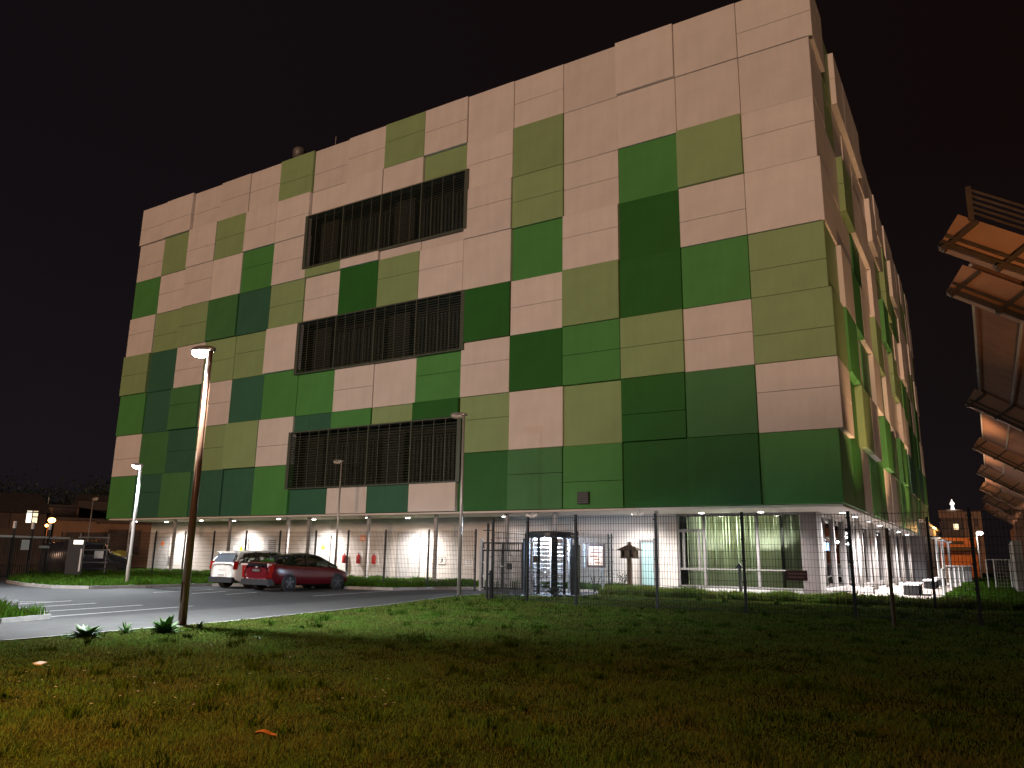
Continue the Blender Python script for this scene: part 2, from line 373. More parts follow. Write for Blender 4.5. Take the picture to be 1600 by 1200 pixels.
# parking lines
lines = struct(thing('parking_lines', '', '')); del lines['label']; del lines['category']
for (x0,y0),(x1,y1) in [((-24.5,-23),(-20.09,-19.3)),((-22,-22.6),(-18.7,-18.98)),((-16.74,-21.4),(-17.42,-18.54)),((-15.12,-21.95),(-15.82,-18.16)),
                        ((-13.6,-22.0),(-14.55,-17.47)),((-21.73,-13.8),(-22.5,-10.6)),((-20.2,-13.3),(-20.9,-11.2)),((-18.97,-12.8),(-19.6,-10.9)),((-16.17,-11.3),(-17.1,-6.0)),((-18.3,-20.5),(-18.9,-18.4)),((-12.62,-21.9),(-13.02,-16.8))]:
    a, b = Vector((x0,y0,0.004)), Vector((x1,y1,0.004)); d = (b-a).normalized(); s = Vector((-d.y, d.x, 0))*0.055
    MB().add([a-s, b-s, b+s, a+s], [(0,1,2,3)]).build('line_marking', M_line, lines)
# paving joints of the pavement, as slab strips in front of the gate
slabs = struct(thing('paving', '', '')); del slabs['label']; del slabs['category']
for j in range(9):
    for i in range(8):
        x0 = -6.9 + i*1.2; y0 = -0.55 + j*0.44
        if x0 + 1.2 > 2.8: continue
        B(x0+0.008, x0+1.19, y0+0.008, y0+0.43, 0.045, 0.056 + 0.004*random.random()).build('paving_slab', M_fore, slabs)

# ------------------------------------------------------------------ the panel building
W, H, Z0 = 3.0, 2.9, 3.65
NA, NB, NR = 16, 17, 8
bld = thing('panel_building', 'large night lit building clad in a mosaic of white and green square panels', 'building')
ROWS = {7: 'WWWWWSWWSWWWWWWW', 6: 'WSWSWWWWWSWSWWWW', 5: 'MWWWMWSWWWWSWMSW', 4: 'WSSNTSWDSWWMWDWW',
        3: 'STWSSWXXXXDWSDMS', 2: 'MTNWTMMWWMWDMSWS', 1: 'WNTSSWTMSDSWSDNW', 0: 'MTNTTMTWTWDNMDDM'}
def panel_mesh(w, h, seam, m, t=0.34, ch=0.014):
    mb = MB()
    parts = [(0, h)] if not seam else [(0, h*seam-0.009), (h*seam+0.009, h)]
    for z0, z1 in parts:
        b = [(0,t,z0),(w,t,z0),(w,t,z1),(0,t,z1)]
        f = [(0,ch,z0),(w,ch,z0),(w,ch,z1),(0,ch,z1)]
        zz = (z0 + (ch if z0 == 0 else 0.002), z1 - (ch if z1 == h else 0.002))
        g = [(ch,0,zz[0]),(w-ch,0,zz[0]),(w-ch,0,zz[1]),(ch,0,zz[1])]
        fs = [(0,1,2,3)]
        for k in range(4):
            fs += [(4+k, 4+(k+1)%4, (k+1)%4, k), (8+k, 8+(k+1)%4, 4+(k+1)%4, 4+k)]
        fs.append((11,10,9,8)); 
        mb.add(b+f+g, [tuple(reversed(q)) for q in fs])
    return mb.mesh('facade_panel', m)
PCACHE = {}
def panel(w, h, seam, m, loc, rz=0.0, tilt=True):
    k = (round(w,3), round(h,3), seam, m.name)
    if k not in PCACHE: PCACHE[k] = panel_mesh(w, h, seam, m)
    o = link('facade_panel', PCACHE[k], bld, loc, rz)
    if tilt: o.rotation_euler = (R(random.uniform(-.12,.12)), 0, rz + R(random.uniform(-.12,.12)))
    return o
dB0 = {7:.26, 6:.08, 5:.07, 4:.17, 3:.10, 2:.21, 1:.22, 0:.05}
dA0 = {7:.10, 6:.06, 5:.10, 4:.13, 3:.07, 2:.10, 1:.07, 0:.10}
LOUV = {1: (5.2, 6.42), 2: (2.87, 4.0), 3: (0.5, 1.66)}    # row heights of the three louvre bands
G = 0.011
for r in range(NR):
    for ci, code in enumerate(ROWS[r]):
        c = 15 - ci
        if code == 'X': continue
        z0, z1 = r*H, (r+1)*H
        if 6 <= c <= 9:
            for a, b in LOUV.values():
                if a*H < z1-0.05 and b*H > z0+0.05:
                    if b*H < z1: z0 = max(z0, b*H)
                    else: z1 = min(z1, a*H)
        if z1 - z0 < 0.1: continue
        d = random.choice([.02,.05,.08,.13,.19,.25]) if c else dA0[r]
        seam = (round(random.choice([.42,.5,.5,.58]),2) if random.random() < (.62 if code in 'WS' else .2) and z1-z0 > 2.5 else 0)
        w = W - 2*G + ((dB0[r] - 0.002 + G) if c == 0 else 0)
        panel(w, z1-z0-2*G, seam, PAL[code], (-W*(c+1)+G, -d, Z0+z0+G), 0, c != 0)
FB = {7: 'WSWWWWW', 6: 'WSWWWWW', 5: 'WWSWWSW', 4: 'WWWDWWS', 3: 'SWMWWSW', 2: 'SMWNWDW', 1: 'WDSWNMD', 0: 'NDWMDWW'}
PROUD = {(7,0),(7,2),(7,3),(7,4),(4,0),(5,2),(5,3),(5,4),(3,1),(3,2),(3,3),(4,5),(2,1),(1,0),(1,2),(1,3),(2,4),(3,5),(4,7),(1,5),(2,6),(6,6),(5,8),(3,8),(2,9),(6,10),(4,11),(1,8)}
wts = {7:'WWWWS', 6:'WWWWS', 5:'WWWSSM', 4:'WWSSM', 3:'WSSNDM', 2:'WSMNDW', 1:'WSMMDT', 0:'WSMDDM'}
for r in range(NR):
    for c in range(NB):
        code = FB[r][c] if c < len(FB[r]) else random.choice(wts[r])
        d = dB0[r] if c == 0 else (.31 if (r,c) in PROUD else random.choice([.0,.02,.04,.06,.09]))
        seam = .5 if code in 'WS' and random.random() < .5 else 0
        panel(W-2*G, H-2*G, seam, PAL[code], (d, W*c+G, Z0+r*H+G), math.pi/2, c != 0)
ZT = Z0 + NR*H
B(-46.7, -1.0, 1.3, 49.8, Z0+0.05, ZT-0.35).build('core', M_core, bld)
B(-47.9, -0.06, 0.1, 50.9, ZT-0.32, ZT-0.1).build('roof', M_core, bld)
MB().box(-47.72,-0.02, 0.02,50.95, Z0-0.10, Z0-0.012).build('soffit', M_soffit, bld)
B(-48.0,-47.75,0.0,50.95,Z0-0.1,ZT-0.02).build('end_wall', PD, bld)
B(-47.7,-0.1,50.96,51.1,Z0-0.1,ZT-0.02).build('rear_wall', PD, bld)
# ground floor walls
YW = 3.45
B(-47.9,-30.0,YW,YW+0.4,0,Z0-0.1).build('ground_floor_wall', M_wall, bld)
B(-29.985,-19.0,YW,YW+0.4,0,Z0-0.1).build('ground_floor_wall', M_wall, bld)
B(-18.985,-7.86,YW,YW+0.4,0,Z0-0.1).build('ground_floor_wall', M_wall, bld)
B(-47.9,-47.5,YW+0.41,49,0,Z0-0.1).build('ground_floor_wall', M_wall, bld)
B(-47.9,-7.86,YW-0.03,YW+0.1,0.0,0.16).build('plinth', M_conc, bld)
MB().box(-2.32,-1.5,YW,YW+0.35,0.1,Z0-0.1).build('corner_cladding', M_dkpanel, bld)
# louvres
for key, (a, b) in LOUV.items():
    z0, z1 = Z0 + a*H, Z0 + b*H
    xl, xr = -30.22, -17.78
    fr = MB()
    fr.box(xl,xr,-0.26,0.30,z1-0.07,z1); fr.box(xl,xr,-0.26,0.30,z0,z0+0.07)
    fr.box(xl,xl+0.235,-0.26,-0.215,z0+0.07,z1-0.07); fr.box(xr-0.235,xr,-0.26,-0.215,z0+0.07,z1-0.07)
    lo = fr.build('louvre', M_mull, bld)
    B(xl+0.05,xr-0.05,1.15,1.28,z0+0.05,z1-0.05).build('louvre_back', M_back, lo)
    n = int((z1-z0-0.2)/0.145)
    sm = MB().obox((0,0,0),((xr-xl)/2-0.24,0,0),(0,0.05,0.028),(0,-0.006,0.010)).mesh('slat', M_slat)
    for k in range(n):
        link('slat', sm, lo, ((xl+xr)/2, -0.17, z0+0.16+k*0.145))
    mu = B(-0.018,0.018,-0.25,-0.235,z0+0.07,z1-0.07).mesh('mullion', M_mull)
    mb = B(-0.035,0.035,-0.262,-0.1,z0+0.07,z1-0.07).mesh('mullion', M_mull)
    for k in range(1, 16):
        link('mullion', mb if k % 4 == 0 else mu, lo, (xl+0.22+k*0.75, 0, 0))
    # inside: ducts, partitions and the rows of upright fins of the plant behind
    pm = MB().box(0,.13,.70,.92,z0+.06,z1-.75).mesh('plant_fin', M_fin)
    for half in (0, 1):
        x0 = xl + 0.3 + half*6.05
        for k in range(14): link('plant_fin', pm, lo, (x0+2.3+k*.26,0,0))
    for half in (0, 1):
        x0 = xl + 0.35 + half*6.05
        B(x0+0.2, x0+1.7, 0.62, 0.72, z0+0.08, z1-0.3).build('plant_panel', mat('plant_panel', (0.030,0.030,0.023), 0.6), lo)
# vent grille in the lowest row
vg = B(-11.17,-10.6,-0.30,-0.2,Z0+0.2,Z0+0.74).build('vent_grille', M_black, bld)
for k in range(6): B(-11.15,-10.62,-0.325,-0.3,Z0+0.235+k*.085,Z0+0.275+k*.085).build('vent_slat', M_frame, vg)
# roof stack and rod
p = atY(468, 236, 6.0); s = MB().lathe([(.42,0),(.42,1.0),(.50,1.05),(.50,1.6),(.42,1.75),(.1,1.8)], 14)
s.build('roof_stack', mat('stack_grey',(0.16,0.16,0.16),0.5,metal=0.3), bld, True, (p.x, 6.0, p.z-1.6))
p = atY(525, 213, 3.0); MB().tube((p.x,3.0,ZT-0.1),(p.x,3.0,p.z),0.03,0.015,6).build('lightning_rod', M_steel, bld)
# columns along both sides
colm = MB().box(-0.075,0.075,-0.075,0.075,0.05,Z0-0.1).mesh('column', M_colpost)
for x in (-7.9,-13.0,-15.7,-20.05,-24.7,-29.3,-31.0,-36.2,-41.7,-46.6):
    c = link('column', colm, bld, (x, 1.0, 0))
for x, w in ((-20.05,.35),(-7.9,.4)):
    B(x-w,x+w,0.75,1.25,0.0,0.30).build('column_plinth', M_conc, bld)
colB = MB().lathe([(.11,0.05),(.11,Z0-0.1)], 14).mesh('column', mat('column_white',(0.62,0.60,0.58),0.45)); 
for pl in colB.polygons: pl.use_smooth = len(pl.vertices) == 4
for k, y in enumerate((8.9, 14.4, 19.5, 24.8, 30.0, 36.0, 42.0, 48.0)):
    link('column', colB, bld, (-0.75, y, 0))
B(-1.25,-0.25,8.5,9.3,0.0,0.32).build('column_plinth', M_conc, bld)
# doors on the long wall
def door(x0, x1, z1, m=M_doorgrey, leafs=1, name='door'):
    f = MB(); f.box(x0-.07,x0,YW-.05,YW-.002,0.05,z1+.07); f.box(x1,x1+.07,YW-.05,YW-.002,0.05,z1+.07); f.box(x0,x1,YW-.05,YW-.002,z1,z1+.07)
    d = f.build(name, mat('door_frame',(0.30,0.29,0.28),0.5), bld)
    w = (x1-x0)/leafs
    for k in range(leafs):
        B(x0+k*w+.008,x0+(k+1)*w-.008,YW-.035,YW-.003,0.06,z1-.008).build('door_leaf', m, d)
    hx = x1-.14 if leafs == 1 else x0+w+.10
    MB().bar((hx,YW-.07,1.0),(hx,YW-.07,1.25),.03).build('handle', M_steel, d)
    return d
door(-47.3,-45.6,2.45); door(-39.0,-37.3,2.35); door(-31.55,-29.9,2.55); door(-24.55,-23.0,2.68, leafs=2)
gd = B(-35.75,-34.3,YW-.05,YW-.002,0.3,2.6).build('grille_door', M_doorgrey, bld)
for k in range(15): B(-35.3,-34.6,YW-.075,YW-.05,0.55+k*.12,0.62+k*.12).build('grille_slat', M_frame, gd)
B(-46.0,-45.2,YW-.03,YW-.001,0.55,1.15).build('wall_vent', M_frame, bld)
dr = door(-9.72,-8.9,2.35, M_frame, name='glass_door')
B(-9.60,-9.02,YW-.06,YW-.036,0.25,2.22).build('door_glass', mat('door_glass_lit',(0.30,0.48,0.50),0.15), dr)
# glazed front with blinds
def glazing():
    f = MB()
    for x in (-7.8,-6.55,-4.15): f.box(x-.06,x+.06,YW-.02,YW+.12,0.30,3.50)
    for z in (0.28,3.5): f.box(-7.86,-2.33,YW-.02,YW+.12,z-.05,z+.05)
    f.box(-7.74,-6.61,YW-.02,YW+.12,2.72,2.85); f.box(-6.49,-2.33,YW-.05,YW+.0,1.04,1.09); f.box(-7.74,-6.61,YW-.02,YW+.12,1.0,1.10)
    f.box(-7.60,-7.5,YW-.01,YW+.1,1.1,2.72); f.box(-6.85,-6.75,YW-.01,YW+.1,1.1,2.72)
    w = f.build('window', M_frame, bld)
    for x0, x1 in ((-7.74,-6.61),(-6.49,-4.21),(-4.09,-2.33)):
        B(x0,x1,YW+.05,YW+.06,0.33,3.45).build('pane', G_clear, w)
    B(-7.86,-2.33,YW-.10,YW+.3,0.06,0.22).build('sill', M_steel, w)
    bs = MB().obox((0,0,1.88),(0.058*math.cos(.5),0.058*math.sin(.5),0),(-.004*math.sin(.5),.004*math.cos(.5),0),(0,0,1.55)).mesh('blind_slat', M_blind)
    x = -6.42
    while x < -2.36:
        o = link('blind_slat', bs, w, (x, YW+.28, 0)); o.rotation_euler = (R(random.uniform(-.4,.4)), R(random.uniform(-.5,.5)), random.uniform(-.25,.25)); x += 0.125
    for x in (-7.5,-7.2,-7.05,-6.9):
        o = link('blind_slat', bs, w, (x, YW+.5, 0)); o.rotation_euler = (0,0,random.uniform(.6,1.2))
    for x in (-5.6,-3.2): lamp('room_lamp','POINT',(x,YW+1.1,2.7),330,(0.90,1.0,0.78),w,None,.25)
    B(-7.8,-2.3,YW+1.6,YW+1.7,0.1,3.5).build('room_wall', mat('room_wall',(0.30,0.31,0.25),0.9), w)
    return w
glazing()
# side facade (right end): posts, dark glass, venetian blinds
sf = MB()
for k in range(16):
    y = YW + 0.05 + k*3.1
    sf.box(-1.62,-1.44,y-.07,y+.07,0.1,Z0-0.12)
sf.box(-1.60,-1.46,YW,50,0.1,0.34); sf.box(-1.58,-1.48,YW,50,3.38,Z0-0.11)
sw = sf.build('side_glazing', mat('alu_frame',(0.46,0.44,0.43),0.35,metal=0.4), bld)
for k in range(15):
    y0, y1 = YW + 0.13 + k*3.1, YW + 3.08 + k*3.1
    B(-1.56,-1.55,y0,y1,0.35,3.37).build('pane', G_dark if k in (0,4,7,9) else G_clear, sw)
    B(-3.2,-3.1,y0,y1,0.1,3.5).build('room_wall', mat('room_dark',(0.10,0.09,0.085),0.9), sw)
    if k in (1,2,3,5,6,8,11):
        vb = B(-1.75,-1.70,y0+.1,y1-.1,3.25,3.35).build('venetian_blind', M_blind, sw) 
        zb = 1.15 if k == 1 else 0.45
        mm = MB()
        for j in range(int((3.2-zb)/0.085)): mm.obox((-1.725,(y0+y1)/2,zb+j*.085),(.026,0,.018),(0,(y1-y0)/2-.12,0),(-.001,0,.0015))
        stuff(mm.build('blind_slats', mat('blind_pale',(0.60,0.52,0.46),0.6), vb))
for y in (4.3,5.0): B(-1.5,-1.49,y-.26,y+.26,1.95,2.28).build('lit_notice', M_screenb, sw)
# soffit downlights
dlm = MB().lathe([(.13,-.06),(.15,-.02),(.15,0)], 16).mesh('downlight', M_steel)
dll = MB().lathe([(.115,-.075),(.115,-.061)], 16)
dll_w = dll.mesh('downlight_lens', M_dl); dll_c = dll.mesh('downlight_lens', M_dlcool)
WARM = (1.0, 0.93, 0.88); COOL = (1.0, 0.93, 0.93)
def downlight(x, y, e, col=WARM, lens=None, spot=150, lit=True):
    d = link('downlight', dlm, bld, (x,y,Z0-0.1)); link('downlight_lens', lens or dll_w, d)
    if lit: lamp('downlight_lamp', 'SPOT', (0,0,-0.12), e, col, d, None, 0.08, spot, 1.0)
DLE = 2700
for x in (-44.2,-37.2,-30.0,-22.8,-9.4,-3.6): downlight(x, 2.05, DLE*.45 if x == -9.4 else DLE)
downlight(-6.2,2.05,DLE*.7)
for x in (-46.3,-39.2,-32.0,-24.9): downlight(x, 1.1, 0, lit=False)
downlight(-16.6,2.2,DLE*.10,(0.95,0.9,0.9),spot=150)
for k, y in enumerate((3.4,7.0,11.5,16.5,21.5,27.0,33.0,40.0)): downlight(-0.55, y, DLE*1.4, COOL, dll_c, 150)
# cameras and twin spots under the soffit
for nm, (px, py), e in (('cctv_camera',(832,800),0),('twin_spot',(998,797),0)):
    p = atY(px,py,0.45); m = MB(); m.box(-.04,.04,-.04,.04,-.02,.1); m.obox((-.16,-.06,-.05),(.13,.02,-.04),(-.01,.06,0),(.02,0,.05)); m.obox((.16,-.04,-.05),(.12,.02,.05),(-.01,.06,0),(-.02,0,.05))
    c = m.build(nm, M_white, None, False, (p.x,0.45,Z0-0.2)); B(-.05,.05,-.05,.05,.1,.11).build('bracket', M_steel, c)
    tag(c, 'white twin security camera under the soffit above the turnstile' if 'cctv' in nm else 'small white twin spotlight under the soffit left of the glass door post', 'camera' if 'cctv' in nm else 'spotlight')

# ------------------------------------------------------------------ small signs and equipment on the long wall
def plate(name, x, z, w, h, m, label, cat='sign', y=None, group=None):
    return tag(B(-w/2,w/2,-.012,.0,-h/2,h/2).build(name, m, None, False, (x,(YW-.005 if y is None else y),z)), label, cat, group)
def ext(px, label):
    x = atY(px,872,YW).x
    t = thing('fire_extinguisher', label, 'extinguisher', (x,YW-.01,0.82), 0, 'red extinguishers on white boards')
    bp = MB(); n = 16
    pts = [(-.24,0.06),(.24,0.06)] + [(.24*math.cos(a),.62+.24*math.sin(a)) for a in [math.pi*i/8 for i in range(9)]]
    mb = MB(); mb.add([(a,0,b) for a,b in pts]+[(a,-.02,b) for a,b in pts], [tuple(range(len(pts)))]+[tuple(range(len(pts),2*len(pts)))[::-1]]+[(i,(i+1)%len(pts),len(pts)+(i+1)%len(pts),len(pts)+i) for i in range(len(pts))])
    mb.build('back_board', M_white, t)
    MB().lathe([(.10,.12),(.125,.15),(.125,.56),(.08,.64),(.035,.66),(.035,.72)],14,(0,-.16,0)).build('cylinder', M_red, t, True)
    MB().bar((-.02,-.16,.74),(.12,-.22,.76),.03).build('handle', M_ink, t)
    MB().tube((.05,-.2,.72),(.13,-.2,.25),.014,.018,6).build('hose', M_ink, t)
ext(541,'red extinguisher on a white board partly behind a fence post near the red car nose')
ext(563,'red extinguisher on a white board under the small orange fire sign')
ext(587,'red extinguisher on a white board right of the pale column')
fs = plate('fire_sign', atY(567,841,YW).x, 2.42, .42, .32, M_orsign, 'small orange fire sign with white symbols above the extinguishers')
B(-.15,-.10,-.016,-.012,-.1,.1).build('symbol', M_white, fs); B(-.06,-.02,-.016,-.012,-.1,.1).build('symbol', M_white, fs)
MB().add([(.03,-.016,-.1),(.17,-.016,-.1),(.13,-.016,.08),(.08,-.016,.1)],[(0,1,2,3)]).build('symbol', M_white, fs)
for px, py, lb in ((377,857,'yellow triangular warning sign on the door behind the white car'),(505,854,'yellow triangular warning sign on the door above the red car bonnet')):
    p = atY(px,py,YW-.06); m = MB(); m.add([(-.19,0,-.15),(.19,0,-.15),(0,0,.19),(-.19,-.01,-.15),(.19,-.01,-.15),(0,-.01,.19)],[(2,1,0),(3,4,5),(0,1,4,3),(1,2,5,4),(2,0,3,5)])
    o = tag(m.build('warning_sign', M_yel, None, False, (p.x,YW-.06,p.z)), lb, 'sign'); B(-.015,.015,-.014,-.0101,-.05,.08).build('symbol', M_ink, o)
for px, py, lb in ((368,857,'small white notice beside the yellow triangle behind the white car'),(254,849,'small orange notice on the leftmost grey door')):
    p = atY(px,py,YW-.06); plate('door_notice', p.x, p.z, .3, .24, M_orsign if px < 300 else M_white, lb, y=YW-.06)
p = atY(691,877,YW); o = plate('letter_sign', p.x, 1.2, .52, .42, mat('sign_cream',(0.55,0.52,0.48),0.6), 'cream wall sign with a black letter A right of the double door')
m = MB(); m.box(-.26,.26,-.02,-.0125,.19,.21); m.box(-.26,.26,-.02,-.0125,-.21,-.19); m.box(-.26,-.24,-.02,-.0125,-.19,.19); m.box(.24,.26,-.02,-.0125,-.19,.19); m.build('border', M_ink, o)
m = MB(); m.bar((-.09,-.016,-.12),(0,-.016,.13),.035,.006,(0,1,0)); m.bar((.09,-.0165,-.12),(0,-.0165,.13),.035,.006,(0,1,0)); m.box(-.055,.055,-.0185,-.0135,-.05,-.02); m.build('letter', M_ink, o)
p = atY(733,880,YW); o = plate('notice_board', p.x, 1.12, .50, .36, M_white, 'white two line notice on the wall behind the unlit lamp post')
for z in (.10,0,-.10): B(-.2,.2,-.016,-.0121,z-.012,z+.012).build('text_line', M_ink, o)
p = atY(393,864,2.9); o = plate('blue_sign', p.x, p.z, .52, .36, M_blue, 'blue and white pictogram sign above the white car roof', y=2.9)
m = MB(); m.ellipsoid((.08,-.016,.04),.05,.005,.05); m.box(.02,.14,-.02,-.0121,-.16,-.02); m.box(-.2,-.06,-.016,-.0121,-.1,.14); m.build('pictogram', M_white, o)
MB().bar((0,0.03,-p.z),(0,0.03,.1),.05).build('post', M_steel, o)
B(-.16,.16,-.016,-.0121,-.15,-.12).build('lettering', M_white, o)

# ------------------------------------------------------------------ mesh fences
def wire_panel(L, Hh):
    m = MB(); n = max(2, round(L/0.0833))
    for i in range(1, n): x = L*i/n; m.box(x-.005,x+.005,-.005,.005,0.04,Hh)
    z = 0.08
    while z <= Hh:
        m.box(0.02,L-.02,-.014,-.006,z-.005,z+.005); m.box(0.02,L-.02,.006,.014,z-.005,z+.005); z += 0.2
    return m
def fence(name, pts, Hh, label, pw=.06, ph=0.05, z=0.03):
    t = thing(name, label, 'fence', (pts[0][0], pts[0][1], z))
    o = Vector((pts[0][0], pts[0][1]))
    for i, p in enumerate(pts):
        q = Vector(p) - o
        mb = B(-pw/2,pw/2,-pw*.35,pw*.35,-.1,Hh+ph)
        for k in range(5): mb.box(-pw*.5-.02,pw*.5+.02,-pw*.35-.025,-pw*.35,.25+k*(Hh-.4)/4,.29+k*(Hh-.4)/4)
        e = Vector(pts[min(i+1,len(pts)-1)]) - Vector(pts[max(i-1,0)])
        mb.build('fence_post', M_black, t, False, (q.x,q.y,0), math.atan2(e.y,e.x))
        if i < len(pts)-1:
            e = Vector(pts[i+1]) - Vector(p)
            w = stuff(wire_panel(e.length, Hh).build('wire_panel', M_wire, t, False, (q.x,q.y,0), math.atan2(e.y,e.x)))
    return t
FA = [(-47.5,-3.2),(-44.9,-3.3),(-42.3,-3.4),(-39.6,-3.45),(-37.05,-3.5),(-34.35,-3.5),(-31.85,-3.5),(-29.25,-3.5),(-26.67,-3.5),(-24.12,-3.5),(-21.95,-3.5),(-19.6,-3.5),(-17.06,-3.5),(-14.5,-3.5)]
fence('mesh_fence', FA, 2.55, 'long low black wire mesh fence behind the parked cars', .07)
FN = [(-10.25,-8.75),(-8.7,-9.0),(-6.45,-9.85),(-3.85,-9.75),(-1.27,-9.8),(1.45,-9.4),(4.26,-9.95),(5.7,-9.95)]
fence('mesh_fence', FN, 2.72, 'tall black wire mesh fence across the dark lawn in front of the glazed corner', .075)
fence('mesh_fence', [(-10.25,-8.75),(-10.4,-6.2),(-9.75,-3.7)], 2.3, 'short black mesh fence running back from the lawn to the turnstile', .06)
fence('mesh_fence', [(-9.7,-3.2),(-9.5,-0.3),(-9.75,-0.1)], 2.45, 'black mesh fence return behind the turnstile near the lit notice', .06)
p = MB(); p.box(-.04,.04,-.04,.04,0,2.95); p.box(.04,.12,-.02,.02,1.3,1.34); p.box(.04,.12,-.02,.02,2.3,2.34)
tag(p.build('fence_post', M_black, None, False, (2.93,-2.9,0)), 'single black steel post standing left of the white bollards', 'post')

# ------------------------------------------------------------------ gate and turnstile
def swing_gate():
    g = thing('double_gate', 'grey barred double leaf gate left of the lit turnstile', 'gate', (-13.05,-3.5,0.03))
    for x in (-1.16,1.02):
        B(x-.05,x+.05,-.05,.05,0,2.2).build('gate_post', M_polegrey if x < 0 else M_black, g)
    for k, (x0, x1) in enumerate(((-1.08,-.06),(-.04,.94))):
        m = MB(); m.box(x0,x1,-.025,.025,.12,.18); m.box(x0,x1,-.025,.025,1.66,1.72); m.box(x0,x1,-.025,.025,1.98,2.04)
        m.box(x0,x0+.05,-.025,.025,.18,1.98); m.box(x1-.05,x1,-.025,.025,.18,1.98)
        lf = m.build('gate_leaf', M_black, g)
        n = 8
        for i in range(n):
            x = x0 + .05 + (x1-x0-.1)*(i+.5)/n
            B(x-.020,x+.020,-.02,.02,.18,1.66).build('bar', M_steel, lf); B(x-.010,x+.010,-.012,.012,1.72,1.98).build('bar', M_black, lf)
    MB().bar((-.12,-.06,1.05),(.02,-.06,1.05),.03).build('handle', M_white, g)
    for x, z, w, h, m in ((.32,1.36,.16,.22,M_plate),(.52,1.30,.22,.32,M_white),(.30,1.05,.28,.26,M_ink)):
        B(x-w/2,x+w/2,-.04,-.028,z-h/2,z+h/2).build('gate_sign', m, g)
    for z in (2.08,1.75,1.2,.62): MB().ellipsoid((-1.0,-.05,z),.022,.022,.022,8,6).build('stud', M_white, g)
swing_gate()
def turnstile():
    t = thing('turnstile', 'full height revolving turnstile glowing white and blue inside its round cage', 'turnstile', (-10.7,-3.6,0.03))
    MB().lathe([(.95,2.2),(1.02,2.22),(1.02,2.40),(.85,2.46),(.2,2.48)],28).build('roof', mat('canopy_navy',(0.02,0.025,0.05),0.4), t)
    MB().lathe([(.95,0),(.95,.03)],28).build('base', M_steel, t)
    MB().box(-.55,.15,-.55,-.35,2.12,2.19).build('light_tube', mat('tube_on',(1,1,1),.3,emit=(.8,.9,1.0),estr=14), t)
    lamp('turnstile_lamp','POINT',(-.15,-.28,2.05),800,(0.62,0.78,1.0),t,None,.12)
    lamp('turnstile_lamp','POINT',(.2,.2,1.95),500,(0.62,0.78,1.0),t,None,.12)
    MB().tube((0,0,.03),(0,0,2.2),.05,.05,12).build('rotor_column', M_steel, t)
    for k in range(12):
        z = .18 + k*.165
        m = MB()
        for a in (100, 220, 340):
            m.tube((.04*math.cos(R(a)),.04*math.sin(R(a)),z),(.74*math.cos(R(a)),.74*math.sin(R(a)),z),.026,.026,8)
        m.build('rotor_arm', M_steel, t)
        z += .08
        m = MB(); m.tube((-.80,-.45,z),(-.12,-.62,z),.02,.02,8); m.build('fixed_bar', M_steel, t)
    for a in (205,232,262,306,335,20,60,120,160):
        x, y = .86*math.cos(R(a)), .86*math.sin(R(a)); w = .05 if a not in (306,) else .13
        MB().obox((x,y,1.12),(w*math.sin(R(a)),-w*math.cos(R(a)),0),(.03*math.cos(R(a)),.03*math.sin(R(a)),0),(0,0,1.1)).build('cage_post', M_blkgloss if a in (306,335,262) else M_colpost, t)
    for k in range(9):
        z = .25+k*.22; m = MB()
        for a0, a1 in ((306,335),):
            m.tube((.84*math.cos(R(a0)),.84*math.sin(R(a0)),z),(.84*math.cos(R(a1)),.84*math.sin(R(a1)),z),.016,.016,6)
        m.build('cage_bar', M_steel, t)
    B(.98,1.25,-.2,.1,0,1.95).build('control_cabinet', M_black, t)
    MB().box(-.30,-.1,-.93,-.90,1.25,1.5).build('reader', mat('reader_brown',(0.12,0.07,0.06),0.5), t)
    MB().obox((-1.12,.1,1.05),(.14,0,0),(0,.2,0),(0,0,1.05)).build('side_panel', mat('panel_bluegrey',(0.10,0.13,0.19),0.35), t)
    MB().bar((1.0,-.2,2.3),(1.45,-.3,2.28),.03).build('bracket', M_steel, t)
turnstile()
p = MB(); p.box(-.035,.035,-.03,.03,0,2.62); p.box(.10,.17,-.03,.03,0,1.0); p.box(.035,.10,-.02,.02,.85,.9); p.box(-.20,.2,-.02,.02,2.35,2.38)
tag(p.build('gate_post', M_black, None, False, (-10.42,-8.8,0)), 'thin dark double post in the grass in front of the barred gate', 'post')
# lit notice board on a post
def kiosk():
    b = atY(940,925,-0.7); c = atY(931,865,-0.7)
    t = thing('notice_display', 'lit orange notice display in a dark frame on a steel post', 'display', (c.x,-0.7,0.05))
    B(-.42,.42,-.05,.05,1.02,2.02).build('display_frame', M_brown, t)
    B(-.34,.34,-.062,-.051,1.12,1.92).build('screen', M_screen, t)
    for z, x0, x1 in ((1.80,-.1,.2),(1.66,-.2,.25),(1.5,-.25,.1),(1.36,-.05,.2),(1.24,0,.22)):
        B(x0,x1,-.068,-.063,z-.02,z+.03).build('print_block', mat('print_dim',(0.4,0.16,0.09),0.6,emit=(0.55,0.20,0.10),estr=.6), t)
    B(.26,.36,.0,.08,0,1.02).build('post', M_polegrey, t)
    B(-.60,-.50,.0,.05,1.0,2.0).build('side_light', mat('side_glow',(0.5,0.5,0.5),.4), t)
kiosk()
